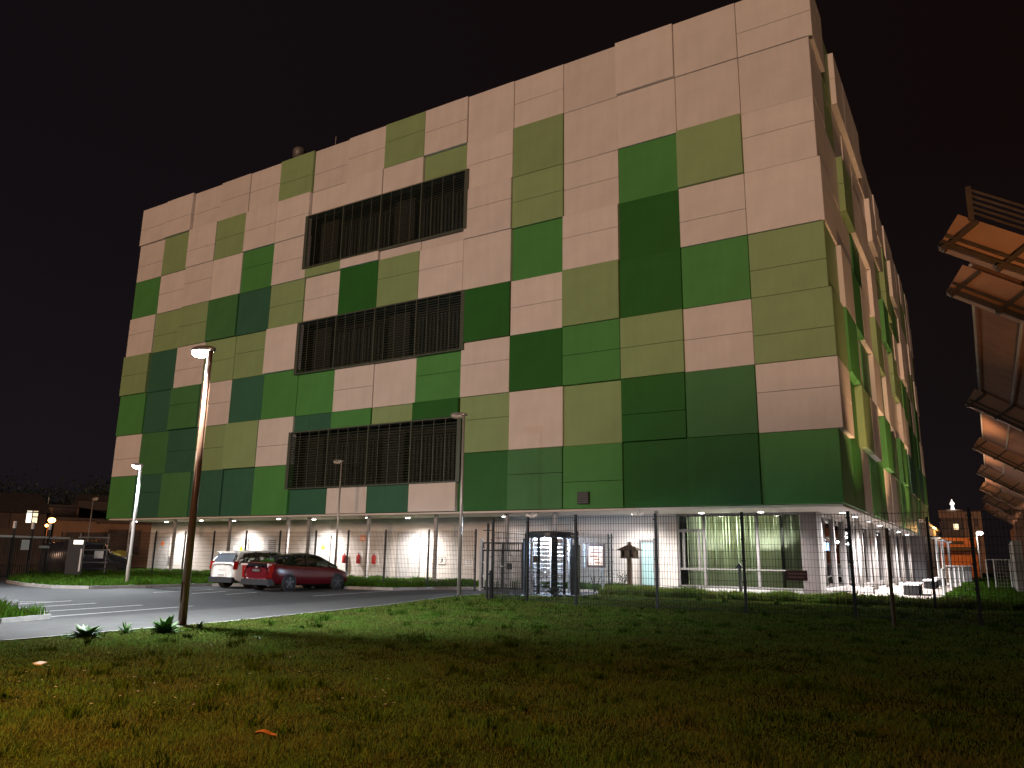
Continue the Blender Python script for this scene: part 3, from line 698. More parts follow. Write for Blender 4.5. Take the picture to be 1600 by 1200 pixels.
# bird house on a post with a climbing plant
def bird_house():
    t = thing('bird_house', 'wooden bird feeder house with wide pitched roof on a thick post', 'bird house', (-8.95,0.35,0.05))
    MB().box(-.075,.075,-.075,.075,0,1.45).build('post', M_wood, t)
    MB().box(-.35,.35,-.2,.2,.18,.26).build('base_board', M_wood, t)
    m = MB(); m.box(-.34,.34,-.25,.25,1.42,1.47); m.box(-.10,.10,-.25,.25,1.47,1.82); m.box(-.32,-.26,-.25,.25,1.47,1.78); m.box(.26,.32,-.25,.25,1.47,1.78); m.box(-.26,.26,-.01,.01,1.70,1.78)
    m.build('house', M_wood, t)
    m = MB(); m.add([(-.55,-.35,1.76),(.55,-.35,1.76),(.55,.35,1.76),(-.55,.35,1.76),(-.1,-.06,2.0),(.1,-.06,2.0),(.1,.06,2.0),(-.1,.06,2.0)],[(0,3,2,1),(4,5,6,7),(0,1,5,4),(1,2,6,5),(2,3,7,6),(3,0,4,7)])
    m.box(-.07,.07,-.05,.05,2.0,2.14); m.build('roof', M_wood, t)
bird_house()
def leaf_mb(m, p, d, L, w):
    d = d.normalized(); s = d.cross(Vector((0,0,1)))
    s = s.normalized() if s.length > .05 else Vector((1,0,0))
    u = s.cross(d)
    m.add([p, p+d*L*.5+s*w*.5+u*.02*L, p+d*L-u*.12*L, p+d*L*.5-s*w*.5+u*.02*L],[(0,1,2,3)])
def shrub(name, loc, h, r, n, mtl, label, cat='shrub', stems=6, ls=.14):
    t = thing(name, label, cat, loc); st = MB(); lf = MB()
    for k in range(stems):
        a = random.uniform(0,6.28); e = Vector((math.cos(a)*r*random.uniform(.3,1),math.sin(a)*r*random.uniform(.3,1),h*random.uniform(.65,1)))
        st.tube((0,0,0), e*.55+Vector((0,0,h*.1)), .012, .009, 5); st.tube(e*.55+Vector((0,0,h*.1)), e, .009, .003, 5)
        for j in range(n//stems):
            q = e*random.uniform(.35,1.02) + Vector((random.gauss(0,.05),random.gauss(0,.05),random.gauss(0,.05)))
            leaf_mb(lf, q, Vector((random.gauss(0,1),random.gauss(0,1),random.gauss(.2,.7))), ls*random.uniform(.6,1.2), ls*.42)
    st.build('stem', M_bark, t); lf.build('foliage', mtl, t)
    return t
shrub('climbing_shrub', (-9.35,0.5,0.05), 1.15, .42, 70, M_leafdk, 'dark leafy shrub growing beside the bird house post', ls=.16)
shrub('bare_bush', (-9.9,-1.2,0.05), 1.0, .45, 14, M_leafdk, 'nearly bare dark bush below the lit notice display', stems=8, ls=.08)
shrub('low_bush', (-9.3,-5.9,0.03), .5, .7, 260, M_leafdk, 'low dark bush at the lawn edge right of the turnstile', stems=16, ls=.10)
shrub('low_bush', (-5.9,-1.4,0.03), .5, .8, 220, M_leafdk, 'low dark bush at the forecourt edge before the glazed front', stems=14, ls=.10)
shrub('wall_shrub', (-29.2,2.9,0.07), 1.0, .5, 40, M_leafdk, 'thin twiggy shrub against the wall beside the red car nose', stems=8, ls=.10)
def feeder():
    p = atY(1158,930,1.2); t = thing('feeder_post', 'slim dark post with a small pitched top before the pale blinds', 'post', (p.x,1.2,0.05))
    B(-.05,.05,-.05,.05,0,1.12).build('post', M_black, t)
    MB().add([(-.17,-.12,1.10),(.17,-.12,1.10),(.17,.12,1.10),(-.17,.12,1.10),(0,-.1,1.30),(0,.1,1.30)],[(0,3,2,1),(0,1,4),(1,2,5,4),(2,3,5),(3,0,4,5)]).build('roof', M_black, t)
feeder()
p = atY(1246,899,-9.72); o = plate('brown_plate', p.x, p.z, .56, .27, M_brown, 'brown two line plate fixed to the tall mesh fence before the blinds', y=-9.83)
for z in (.045,-.045):
    x = -.21
    while x < .2:
        w = random.uniform(.02,.05); B(x,x+w,-.016,-.0121,z-.022,z+.022).build('letter_mark', M_brownink, o); x += w + .012
# leaning wooden stake on the lawn
a, b = Vector((2.58,-11.82,0.0)), atY(1385,825,-11.95)
o = MB().tube(a, b, .045, .04, 8).build('wooden_stake', M_wood); tag(o, 'leaning pale wooden stake in the dark lawn before the corner', 'stake')

# bollards
bm = MB().lathe([(.06,0),(.06,1.16),(.05,1.2),(.02,1.21)],12).mesh('bollard_post', M_white)
bs_ = [(2.78,6.4),(2.83,12.2),(2.9,16.4),(2.95,21.4),(2.95,29.1)]
LB = ['nearest white bollard beside the lit paving on the right','second nearest white bollard along the lit paving','middle white bollard of the row along the lit paving','fourth white bollard along the lit paving, second farthest','farthest white bollard at the end of the lit paving']
for (x,y), l in zip(bs_, LB): tag(link('bollard', bm, None, (x,y,0.04)), l, 'bollard', 'white bollards along the side path')
for i, (x,y) in enumerate([(1.4,9),(1.5,20),(1.6,27)]):
    t = thing('bench', ['nearest dark bench with white top on the side path','middle dark bench with white top on the side path','farthest dark bench with white top on the side path'][i], 'bench', (x,y,0.05), 0, 'benches on the side path')
    B(-.35,.35,-1.4,1.4,.42,.50).build('seat', M_white, t)
    for yy in (-1.2,1.2): B(-.3,.3,yy-.08,yy+.08,0,.42).build('leg', M_black, t)

# ------------------------------------------------------------------ street lamps
def lamp_head(L=.78, w=.30, hgt=.13):
    m = MB(); n = 24; rings = []
    prof = [(0.0,-.0),(0.80,0.0),(1.0,.25),(.92,.6),(.6,.9),(.0,1.0)]
    vs = []; fs = []
    for k, (s, z) in enumerate(prof):
        for i in range(n):
            a = 2*math.pi*i/n
            vs.append((math.cos(a)*L/2*max(s,.02) - L/2 + .16, math.sin(a)*w/2*max(s,.02), z*hgt))
    for k in range(len(prof)-1):
        for i in range(n): fs.append((k*n+i,k*n+(i+1)%n,(k+1)*n+(i+1)%n,(k+1)*n+i))
    m.add(vs, fs); return m
def street_lamp(x, y, h, label, pm, lit=0, r0=.075, r1=.045, rz=0.0, spot=150, col=(0.90,0.96,1.0), aim=(-.30,0,0), gr='street lamps around the car park'):
    t = thing('street_lamp', label, 'street lamp', (x,y,0.0), rz, gr)
    MB().tube((0,0,0),(0,0,h),r0,r1,16).build('pole', pm, t, True)
    MB().lathe([(r0*1.7,0.0),(r0*1.7,.05),(r0*1.2,.07)],14).build('base_plate', M_steel, t)
    hd = lamp_head().build('lamp_head', M_head, t, True, (0,0,h-.02)); hd.rotation_euler = (0, R(5), 0)
    ln = MB(); ln.ellipsoid((-.30,0,-.012),.29,.13,.11,18,8); ln.build('lens', M_lenson if lit else M_lensoff, hd, True)
    if lit: lamp('street_lamp_light','SPOT',(-.30,0,h-.24),lit,col,t,aim,.06,spot,.85); lamp('street_lamp_spill','POINT',(-.34,0,h-.30),lit*.15,col,t,None,.08)
    MB().box(-.012,.012,-r0-.012,-r0+.01,.5,.9).build('hatch', pm, t)
    return t
LE = 3500; SODIUM = 7500
street_lamp(-9.14,-21.75,5.66,'tall lit lamp with rust brown pole at the lawn edge in the left foreground',M_rust,LE*1.45,.085,.055,spot=136,aim=(-1.2,2.4,0))
street_lamp(-11.72,-8.63,6.62,'unlit grey lamp post where the pavement meets the lawn before the louvres',M_polegrey,0)
street_lamp(-26.6,-11.73,5.1,'lit white pole lamp at the left end of the planting strip',M_white,LE*.5,.075,.05,spot=155)
p = atY(523,893,-1.8); q = atY(526,722,-1.8)
street_lamp(p.x,-1.8,q.z,'thin unlit lamp behind the mesh fence above the red car',M_polegrey,0,.06,.04)
street_lamp(-26.0,-18.4,6.9,'lamp at the left edge of the photo, only the tip of its head in view',M_polegrey,LE*1.5,.08,.05,rz=math.pi-.5,spot=150,aim=(-2.0,-1.2,0))
p = atr(132,885,62); q = atr(147,780,62)
street_lamp(p.x,p.y,q.z,'dim unlit lamp far left beyond the black gate in front of the houses',mat('pole_dim',(0.2,0.19,0.18),0.5),0,.06,.04,rz=math.pi)

p_ = (-5.2,-33.6)
t = thing('street_lamp','orange sodium street lamp standing on the near lawn just left of the picture','street lamp',(*p_,0.0),0,'street lamps around the car park')
MB().tube((0,0,0),(0,0,5.6),.08,.05,14).build('pole', M_polegrey, t, True)
hd = lamp_head().build('lamp_head', M_head, t, True, (0,0,5.58), math.pi); ln = MB().ellipsoid((-.30,0,-.012),.22,.10,.028,18,8).build('lens', M_orange, hd, True)
lamp('street_lamp_light','SPOT',(.30,0,5.30),SODIUM,(1.0,.42,.10),t,(1.9,2.2,0),.06,110,1.0)
hb = thing('corner_house','tall dark house standing across the street behind the camera','building',(4.2,-62,0))  # unseen house, added to shade the right lawn and lower facade
B(0,50,0,12,0,12.2).build('wall', M_house2, hb); B(-.4,50.4,-.4,12.4,12.2,12.7).build('roof', M_roof, hb)
B(-7.5,-.02,2,11.5,0,6.4).build('garage', M_house2, hb)  # added lower block, shades the lawn but not the facade
for k in range(10):
    for z in (1.2,4.6,8.0): B(2+k*4.8,3.4+k*4.8,12.0,12.05,z,z+1.8).build('window', M_blkgloss if 'M_blkgloss' in globals() else M_roof, hb)
# ------------------------------------------------------------------ cars
def loft(secs, mats_fn=None, closed_caps=True):
    """secs: list of (y, [(x,z)...]) half sections from bottom centre to top centre; mirrored"""
    m = MB(); n = None; vs = []; fs = []
    for y, s in secs:
        full = [(x, y, z) for x, z in s] + [(-x, y, z) for x, z in reversed(s[1:-1])]
        n = len(full); vs += full
    k = len(secs)
    for j in range(k-1):
        for i in range(n): fs.append((j*n+i, j*n+(i+1)%n, (j+1)*n+(i+1)%n, (j+1)*n+i))
    fs.append(tuple(range(n))); fs.append(tuple(range((k-1)*n, k*n))[::-1])
    m.add(vs, [tuple(reversed(f)) for f in fs]); return m
def car(kind, loc, rz, label, paint, roofm):
    t = thing('parked_car', label, 'car', loc, rz, 'cars parked before the mesh fence')
    red = kind == 'sedan'
    hw = .88 if red else .86
    if red:      # y rear -> front ; (y, zbot, ztop, halfwidth)
        st = [(-2.27,.42,.92,.70),(-2.22,.34,1.04,.78),(-2.05,.28,1.08,.845),(-1.6,.22,1.03,hw),(-.9,.20,.99,hw),(0,.19,.96,hw),(.8,.19,.94,hw),(1.4,.20,.90,hw),(1.85,.22,.80,.84),(2.15,.26,.70,.74),(2.27,.34,.60,.60)]
        cab = [(-2.02,1.06,.60,1.02,.70),(-1.3,1.31,.56,1.0,.80),(-.7,1.43,.55,.97,.80),(0.0,1.475,.55,.95,.80),(.5,1.41,.55,.94,.80),(.95,1.22,.58,.93,.79),(1.48,.93,.62,.90,.74)]
        wy, rw = (-1.33,1.38), .325
    else:
        st = [(-2.16,.40,.98,.72),(-2.12,.30,1.06,.80),(-1.95,.26,1.08,.84),(-1.5,.22,1.06,hw),(-.9,.20,1.03,hw),(0,.19,1.00,hw),(.8,.19,.98,hw),(1.4,.20,.94,hw),(1.8,.22,.84,.82),(2.08,.28,.72,.70),(2.18,.36,.60,.55)]
        cab = [(-2.04,1.10,.72,1.04,.78),(-1.90,1.36,.65,1.04,.80),(-1.72,1.50,.62,1.03,.80),(-1.0,1.555,.62,1.02,.80),(0.0,1.56,.62,1.0,.80),(.45,1.48,.61,.98,.80),(.95,1.24,.62,.96,.79),(1.5,.97,.62,.93,.74)]
        wy, rw = (-1.30,1.32), .32
    secs = []
    for y, zb, zt, w in st:
        zm = zb + (zt-zb)*.45
        secs.append((y, [(0,zb),(w-.16,zb),(w-.05,zb+.06),(w,zm-.08),(w+.005,zm+.06),(w-.02,zt-.12),(w-.06,zt-.02),(w-.16,zt+.02),(0,zt+.035)]))
    body = loft(secs).build('body', paint, t, True)
    sub = body.modifiers.new('smooth', 'SUBSURF'); sub.levels = 1; sub.render_levels = 2
    # glasshouse
    gs = [(y, [(0,zb-.05),(wb,zb-.05),(wb,zb),(wt+.10,zb+(zt-zb)*.62),(wt,zt-.05 if zt-zb>.12 else zt-.01),(wt-.18,zt),(0,zt+.012)]) for y, zt, wt, zb, wb in cab]
    gh = loft(gs).build('glasshouse', G_car, t, True)
    # roof skin and pillars laid on the glasshouse
    rs = MB(); e = .012
    top = [c for c in cab if c[1]-c[3] > (.30 if red else .28)]
    prev = None
    for y, zt, wt, zb, wb in top:
        row = [(-wt-.012,y,zt-.07),(-wt+.02,y,zt-.02+e),(-wt+.18,y,zt+e),(0,y,zt+.012+e),(wt-.18,y,zt+e),(wt-.02,y,zt-.02+e),(wt+.012,y,zt-.07)]
        o = len(rs.v); rs.v += row
        if prev is not None:
            for i in range(6): rs.f.append((prev+i,prev+i+1,o+i+1,o+i)); rs.mi.append(0)
        prev = o
    rf = rs.build('roof', roofm, t, True); sm = rf.modifiers.new('thick','SOLIDIFY'); sm.thickness = .03
    def pillar(y0, z0, x0, y1, z1, x1, w, m):
        for s in (-1, 1): MB().bar((s*(x0+.012),y0,z0),(s*(x1+.012),y1,z1),w,.03,(s,0,.3)).build('pillar', m, t)
    cb, ct = cab[-1], top[-1]
    pillar(cb[0],cb[3]+.02,cb[4]-.03, ct[0],ct[1]-.06,ct[2], .07, roofm if red else paint)
    pillar(-.35,.97,.80,-.25,1.42 if red else 1.50,top[1][2], .09, M_blkgloss)
    if red:
        pillar(-1.55,1.02,.80,-.95,1.36,.57,.10,M_blkgloss)
    else:
        pillar(-2.0,1.08,.78,-1.72,1.47,.63,.17,paint); pillar(-1.15,1.04,.80,-1.0,1.50,.63,.09,M_blkgloss)
    # cabin inside: seats and dash
    ins = MB(); ins.box(-.62,.62,.70,1.0,.5,.92)
    for x in (-.36,.36): ins.box(x-.22,x+.22,-.15,.0,.5,1.16); ins.box(x-.10,x+.10,-.13,-.03,1.18,1.36)
    ins.box(-.6,.6,-1.15,-1.0,.5,1.08); ins.build('seats', M_trim, t)
    # wheels
    for s in (-1,1):
        for y in wy:
            MB().tube((s*(hw-.03),y,rw),(s*(hw+.008),y,rw),rw+.045,rw+.045,28).build('wheel_arch', M_trim, t)
            prof = [(-.19,rw-.10),(-.20,rw-.02),(-.15,rw),(.0,rw),(.045,rw-.03),(.04,rw-.10)]
            m = MB(); n = 28; vs=[]; fs=[]
            for d, r in prof:
                for i in range(n): a=2*math.pi*i/n; vs.append((s*(hw+d-.018), y+r*math.cos(a), rw+r*math.sin(a)))
            for k in range(len(prof)-1):
                for i in range(n): fs.append((k*n+i,k*n+(i+1)%n,(k+1)*n+(i+1)%n,(k+1)*n+i))
            fs.append(tuple(range((len(prof)-1)*n,len(prof)*n)))
            m.add(vs, fs); wh = m.build('wheel', M_rubber, t, True)
            r = MB(); r.tube((s*(hw+.018),y,rw),(s*(hw+.030),y,rw),rw-.10,rw-.115,24)
            r.build('rim', M_rimdk, wh)
            sp = MB()
            for k in range(5):
                a = 2*math.pi*k/5 + .3; sp.bar((s*(hw+.036),y,rw),(s*(hw+.034),y+(rw-.10)*math.cos(a),rw+(rw-.10)*math.sin(a)),.05,.02,(s,0,0))
            sp.tube((s*(hw+.03),y,rw),(s*(hw+.05),y,rw),.05,.045,12); sp.build('spokes', M_rim, wh)
    # rear lamps, plate, bumpers, mirrors
    yr = st[0][0]
    for s in (-1,1):
        if red:
            m = MB(); m.obox((s*.74,yr+.10,.80),(.05,s*-.045,.0),(.02*s,.10,0),(.012*s,0,.27)); m.build('tail_light', M_tail, t)
            MB().obox((s*.69,yr+.04,1.03),(.13,s*-.06,.0),(0,.07,0),(0,0,.035)).build('tail_light', M_tailclr, t)
        else:
            MB().obox((s*.745,yr+.11,.95),(.06,s*-.05,0),(.02*s,.10,0),(0,.02,.17)).build('tail_light', M_tail, t)
        m = MB(); m.ellipsoid((s*(hw+.10),.72,1.0),.09,.07,.07,12,8); m.build('mirror', roofm if red else paint, t, True)
        MB().box(s*(hw+.002)-.01,s*(hw+.002)+.01,-.95,-.80,.86,.89).build('handle', paint if red else M_steel, t); MB().box(s*(hw+.002)-.01,s*(hw+.002)+.01,.10,.25,.84,.87).build('handle', paint if red else M_steel, t)
        MB().ellipsoid((s*.62,st[-1][0]-.10,.66),.16,.10,.07,14,8).build('headlight', mat('headlight_lens',(0.6,0.6,0.6),0.1), t, True)
    MB().obox((0,yr+.02 if red else yr-.005,.80 if red else .55),(.27,0,0),(0,.02,0),(0,0,.065)).build('number_plate', M_plate, t)
    for k in range(7): MB().box(-.21+k*.06,-.175+k*.06,yr-.006 if red else yr-.031,yr-.0005 if red else yr-.0255,(.765 if red else .52),(.835 if red else .58)).build('plate_mark', mat('plate_ink',(0.25,0.24,0.24),0.5), t)
    b = MB(); b.obox((0,yr+.10,.36),(hw-.10,0,0),(0,.16,0),(0,0,.11)); b.build('rear_bumper', M_trim, t)
    if red:
        MB().obox((0,yr+.11,1.02),(.56,0,0),(0,.09,0),(0,.05,.055)).build('rear_lower_glass', M_blkgloss, t)
        MB().obox((0,yr+.30,1.095),(.64,0,0),(0,.10,.01),(0,0,.018)).build('spoiler', paint, t)
        MB().ellipsoid((0,yr-.0,.93),.06,.012,.035).build('badge', M_steel, t)
        MB().bar((-.25,-1.05,1.40),(-.25,-1.15,1.47),.02).build('aerial', M_blkgloss, t)
    else:
        MB().obox((0,yr+.13,1.26),(.60,0,0),(0,.012,.004),(0,.065,.17)).build('rear_window', mat('rear_glass',(0.10,0.12,0.15),0.08), t)
        MB().ellipsoid((0,yr+.03,1.03),.06,.012,.04).build('badge', M_steel, t)
        MB().obox((0,yr+.20,1.50),(.60,0,0),(0,.09,.0),(0,0,.018)).build('spoiler', paint, t)
        MB().box(-.25,.25,yr-.006,yr+.02,.74,.78).build('tailgate_trim', M_steel, t)
        MB().bar((.1,-1.3,1.57),(.1,-1.5,1.78),.012).build('aerial', M_ink, t)
    return t
car('sedan', (-20.25,-8.15,0.0), R(0), 'dark red fastback hybrid car with black roof parked nose to the fence', M_redcar, M_blkgloss)
car('mpv', (-23.05,-7.6,0.0), R(-2), 'white family hatchback parked left of the dark red car', M_whitecar, M_whitecar)

# ------------------------------------------------------------------ building on the right with an upturned corrugated eave
nbr = thing('eave_building', 'brown building at the right edge with a long upturned corrugated eave lit orange', 'building', (5.9,-19,0))
def NB_(m, name, mt, parent=nbr): return m.build(name, mt, parent, False, (-5.9,19,0)) if parent is nbr else m.build(name, mt, parent)
HE = 5.0
e0 = atX(1465,385,4.28)
def eave_pt(px, py):           # eave edge runs parallel to Y; find the place along it from the photo
    p = atZ(px, py, 1.471+HE); return p
tip = [eave_pt(*q) for q in ((1465,385),(1479,456),(1508,632),(1525,700),(1535,745))]
XE = sum(t.x for t in tip[:3])/3
ys = [t.y for t in tip]
ZE = 1.471 + HE
SL = 0.66                       # fall of the eave towards the wall
def ev(x, y, dz=0.0): return Vector((x, y, ZE - (x-XE)*SL + dz))
XW = XE + 2.3
yend = 62.0
NB_(B(XW,XW+8,-18.5,yend,0,ZE-1.6), 'wall', M_brick)
NB_(B(XW+.3,XW+8.5,-19.0,yend,ZE-1.5,ZE-1.3), 'roof', M_roof)
bays = [ys[0], ys[1]] + [ys[2]+k*(ys[3]-ys[2]) for k in range(0,6)]
# corrugated sheet between the cross boxes
cs = MB(); y = ys[1]; step = .20; prev = None
while y < yend:
    for dz, yy in ((0.80,y),(0.90,y+step*.45),(0.90,y+step*.75)):
        o = len(cs.v); cs.v += [tuple(ev(XE+.44,yy,dz)), tuple(ev(XW+.3,yy,dz))]
        if prev is not None: cs.f.append((prev,o,o+1,prev+1)); cs.mi.append(0)
        prev = o
    y += step
NB_(cs, 'corrugated_sheet', M_corr)
NB_(MB().bar(ev(XE+.44,ys[1],.74), ev(XE+.44,yend,.74), .05), 'edge_rail', M_steel)
NB_(MB().bar(ev(XE+1.26,ys[1],.74), ev(XE+1.26,yend,.74), .05), 'edge_rail', M_steel)
fx = Vector((1,0,-SL)).normalized(); fn = Vector((SL,0,1)).normalized(); fy = Vector((0,1,0))
def cross_box(y0, dep, thick, drop):
    """deep cross beam of the eave: a tall plate facing the street, with straps and a lower lip"""
    c0 = ev(XE, y0, 0) + fn*thick/2; L = 2.9
    o = NB_(MB().obox(c0+fx*L/2+fy*dep/2, fx*L/2, fy*dep/2, fn*thick/2), 'eave_box', M_eave)
    k = MB()  # dark straps put in for the shadow lines across the plate
    k.bar(c0+fx*.02-fy*.02-fn*thick*.16, c0+fx*L-fy*.02-fn*thick*.16, .03, .05, fn)
    k.build('box_strap', M_eavedk, o)
    k = MB(); k.bar(c0-fy*.03-fn*(thick*.5-.05), c0+fx*L-fy*.03-fn*(thick*.5-.05), .05, .09, fn); k.build('box_lip', M_eavedk, o)
    for u in (.22, 1.06, 1.90):
        k = MB(); k.bar(c0+fx*(u-.10)-fy*.025-fn*thick*.48, c0+fx*(u+.10)-fy*.025+fn*thick*.48, .07, .035, (0,1,0)); k.build('box_strap', M_eavedk, o)
        k = MB(); k.tube(c0+fx*(u-.12)-fy*.10-fn*thick*.52, c0+fx*(u-.12)+fy*.05-fn*thick*.52, .045, .045, 8); k.build('bolt', M_eavedk, o)
    return o
for y in [ys[0], ys[1]] + bays[2:]: cross_box(y, .22, .58, 0)
# rail on the near end
for k in range(5):
    NB_(MB().bar(ev(XE+.50,ys[0]-.03,.80+k*.098), ev(XE+1.50,ys[0]-.03,.80+k*.098), .030), 'rail_bar', M_eavedk)
for u in (.50,1.47): NB_(MB().bar(ev(XE+u,ys[0]-.0,.66), ev(XE+u,ys[0]-.0,1.24), .08), 'rail_post', M_eavedk)
# posts, wall piers
for y in np.arange(-18.0, yend, 6.0): NB_(B(XW-.18,XW,y-.25,y+.25,0,ZE-1.7), 'pier', M_brick)
# orange uplights fixed on that wall, just out of the picture
for i, (y, e, tz) in enumerate(((-22.8,760,8.0),(-13.5,170,9.0),(4.0,90,9.0))):
    t = thing('wall_uplight', ['orange wall uplight nearest the camera','orange wall uplight on the middle of the brown wall','orange wall uplight farthest along the brown wall'][i], 'lamp', (XW-.25 if i else XW+.1, y, 2.0), 0, 'orange uplights on the brown wall')
    B(-.12,.12,-.12,.12,-.15,.0).build('housing', M_black, t); B(-.1,.1,-.1,.1,.0,.02).build('lens', M_orange, t)
    lamp('uplight_lamp','SPOT',(0,0,.06),e,(1.0,.50,.20),t,(-.6,1.0 if i else 3.4,5.5),.1,90 if i else 64,.5)

for i, y in enumerate((2.0, 13.0, 26.0)):  # floodlights added to brighten the undersides of the projecting side panels
    t = thing('ground_flood', ['nearest small floodlight in the side grass facing the panel wall','middle small floodlight in the side grass facing the panel wall','farthest small floodlight in the side grass facing the panel wall'][i], 'floodlight', (3.5, y, 0.05), 0, 'floodlights in the side grass')
    B(-.10,.10,-.10,.10,.05,.20).build('housing', M_black, t); B(-.02,.02,-.02,.02,-.05,.05).build('stake', M_black, t); B(-.08,.08,-.08,.08,.201,.21).build('lens', M_lensoff, t)
    lamp('flood_lamp','SPOT',(0,0,.28),4600,(1.0,.54,.26),t,(-3.2,5.0,19.0),.1,62,.7)

# ------------------------------------------------------------------ behind on the right: orange hall, tower block, cage, wall
def bgbox(p, w, d, h): return B(-w/2,w/2,0,d,0,h)
p = atr(1466,882,92); q = atr(1522,882,92); hz = atr(1490,845,92).z
hall = thing('orange_hall', 'low orange clad hall behind the end of the panel building', 'hall', ((p.x+q.x)/2,p.y,0))
w = q.x-p.x+1.0
for k in range(26):
    x0 = -w/2 + k*w/26
    B(x0+.012,x0+w/26-.012,-.04,.0,0,hz-1.05).build('cladding_board', M_hall, hall); B(x0+.012,x0+w/26-.012,-.04,.0,hz-.6,hz+.3).build('cladding_board', M_hall, hall)
B(-w/2,w/2,.0,12,0,hz+.3).build('body', M_hall, hall); B(-w/2-.3,w/2+.2,-.9,-.05,hz-1.0,hz-.62).build('canopy', M_roof, hall)
B(-.3,.9,-.06,-.045,hz-.35,hz-.02).build('window', M_roof, hall); B(-1.6,.7,-.10,-.045,0,1.2).build('door', M_stone, hall)
lamp('hall_lamp','POINT',(p.x+1.2,p.y-5.0,hz+1.0),600,(1.0,.46,.12),None,None,.15)
t = thing('wall_lantern','orange glowing lantern cluster at the far end of the panel building','lamp',(p.x-.8,p.y-2.1,hz-.1))
for x,z in ((-.7,.3),(-.2,.15),(.1,-.35),(-1.2,.35)): MB().ellipsoid((x,0,z),.16,.16,.14,10,6).build('globe', M_orange, t)
MB().bar((-1.3,.1,.05),(.3,.1,.05),.05).build('bracket', M_black, t)
# low dark annex and white covered posts beyond the building end
p = atr(1462,900,70)
an = thing('annex_block','low grey annex continuing behind the panel building','building',(p.x-3.2,p.y,0))
B(-2,2.6,0,24,0,4.6).build('body', mat('annex_grey',(0.15,0.15,0.16),0.8,noise=.1,nscale=.6), an); B(-2,2.75,-.2,24,4.6,4.85).build('roof_edge', M_steel, an)
for k in range(4): B(2.61,2.66,1+k*5.5,3+k*5.5,1.0,3.6).build('window', M_dkpanel, an)
for i,(px,py) in enumerate(((1468,900),(1476,898),(1486,893))):
    p = atr(px,893,58+i*6); o = MB().lathe([(.10,0),(.10,3.0),(.3,3.05),(.3,3.12),(.1,3.2)],12).build('light_column', M_white, None, False, (p.x,p.y,0), 0)
    tag(o, ['left tall white lit column beyond the bollards','middle tall white lit column beyond the bollards','right tall white lit column beyond the bollards'][i], 'column', 'white lit columns beyond the bollards')
    lamp('column_lamp','POINT',(p.x+.3,p.y-.9,2.9),14,(.85,.88,1.0),None,None,.1)
p = atr(1500,890,66); o = thing('glass_shelter','pale glazed box shelter in front of the orange hall','shelter',(p.x,p.y,0))
B(-.8,.7,0,1.5,.2,1.25).build('body', mat('shelter_pale',(0.20,0.21,0.22),.4), o); B(-.9,.8,-.1,1.6,1.25,1.33).build('roof', M_steel, o)
# tower block with the little lit statue
a, b = atr(1477,880,150), atr(1513,880,150); zt = atr(1500,797,150).z
tw = thing('tower_block','dark block of flats far behind with a small white figure on its roof','building',((a.x+b.x)/2,a.y,0))
ww = b.x-a.x
B(-ww/2,ww/2,0,12,0,zt).build('body', M_house2, tw); B(-ww/2-.2,ww/2,-.4,12,zt-1.3,zt).build('parapet', M_house1, tw)
B(ww/2,ww/2+2.6,-.3,10,0,zt-.2).build('stair_tower', M_house1, tw)
for z in (zt-2.8,zt-6.0):
    for x in (.5,1.5): B(ww/2+x,ww/2+x+.6,-.36,-.305,z,z+1.4).build('window', M_roof, tw)
    for x in (-1.9,.7): B(x,x+1.1,-.06,.0,z-.5,z+.9).build('window', M_roof, tw)
p = atr(1494,823,149.9); B(p.x-tw.location.x-.35,p.x-tw.location.x+.35,-.10,-.065,p.z-.45,p.z+.45).build('lit_window', M_win, tw)
p = atr(1488,792,149.5); st = thing('roof_statue','small white lit statue standing on the roof of the far block','statue',(p.x,p.y,zt))
k = 2.0/1.8
m = MB(); m.lathe([(.30,0),(.33,.15),(.27,.5),(.24,.9),(.30,1.2),(.26,1.35),(.12,1.45),(.09,1.5)],12); m.ellipsoid((0,0,1.64),.13,.14,.17,10,8); m.tube((-.28,0,1.28),(-.34,-.1,.9),.08,.06,8); m.tube((-.34,-.1,.9),(-.08,-.25,1.05),.06,.05,8); m.tube((.28,0,1.28),(.33,-.1,.9),.08,.06,8); m.tube((.33,-.1,.9),(.08,-.25,1.05),.06,.05,8)
m.build('figure', M_statue, st, True); B(-1,1,-.3,.3,-.02,.05).build('plinth', M_conc, st)
lamp('statue_lamp','SPOT',(p.x+.6,p.y-3.0,zt+.6),900,(1,.95,.9),None,(p.x,p.y,zt+1.0),.1,50,.5)
lamp('tower_lamp','POINT',(b.x+3,a.y-14,5),170,(1.0,.50,.2),None,None,.3)
# distant globe lamp, gate cage and concrete wall on the right
p = atr(1531,880,80); q = atr(1531,833,80)
t = thing('globe_lamp','distant white globe lamp on a post right of the orange hall','street lamp',(p.x,p.y,0))
MB().tube((0,0,0),(0,0,q.z-.1),.05,.04,8).build('pole', M_white, t); MB().ellipsoid((.25,0,q.z),.28,.2,.17,12,8).build('globe', mat('globe_on',(1,1,1),.4,emit=(1,.97,.92),estr=5), t)
lamp('globe_light','POINT',(p.x+.25,p.y-.5,q.z-.4),120,(1,.96,.9),None,None,.15)
cg = thing('wire_cage','pale tubular cage with wire mesh standing on the far grass','cage',(4.35,19.0,0.03))
for x,y in ((0,0),(.35,0),(1.1,0),(1.1,1.2),(0,1.2)): MB().tube((x,y,0),(x,y,1.7),.03,.03,8).build('tube', M_white, cg)
for z in (.1,1.68): MB().tube((0,0,z),(1.1,0,z),.025,.025,6).build('tube', M_white, cg)
m = MB()
for k in range(8): m.box(.4,1.1,-.01,.01,.25+k*.18,.262+k*.18)
for k in range(5): m.box(.45+k*.14,.462+k*.14,-.01,.01,.1,1.68)
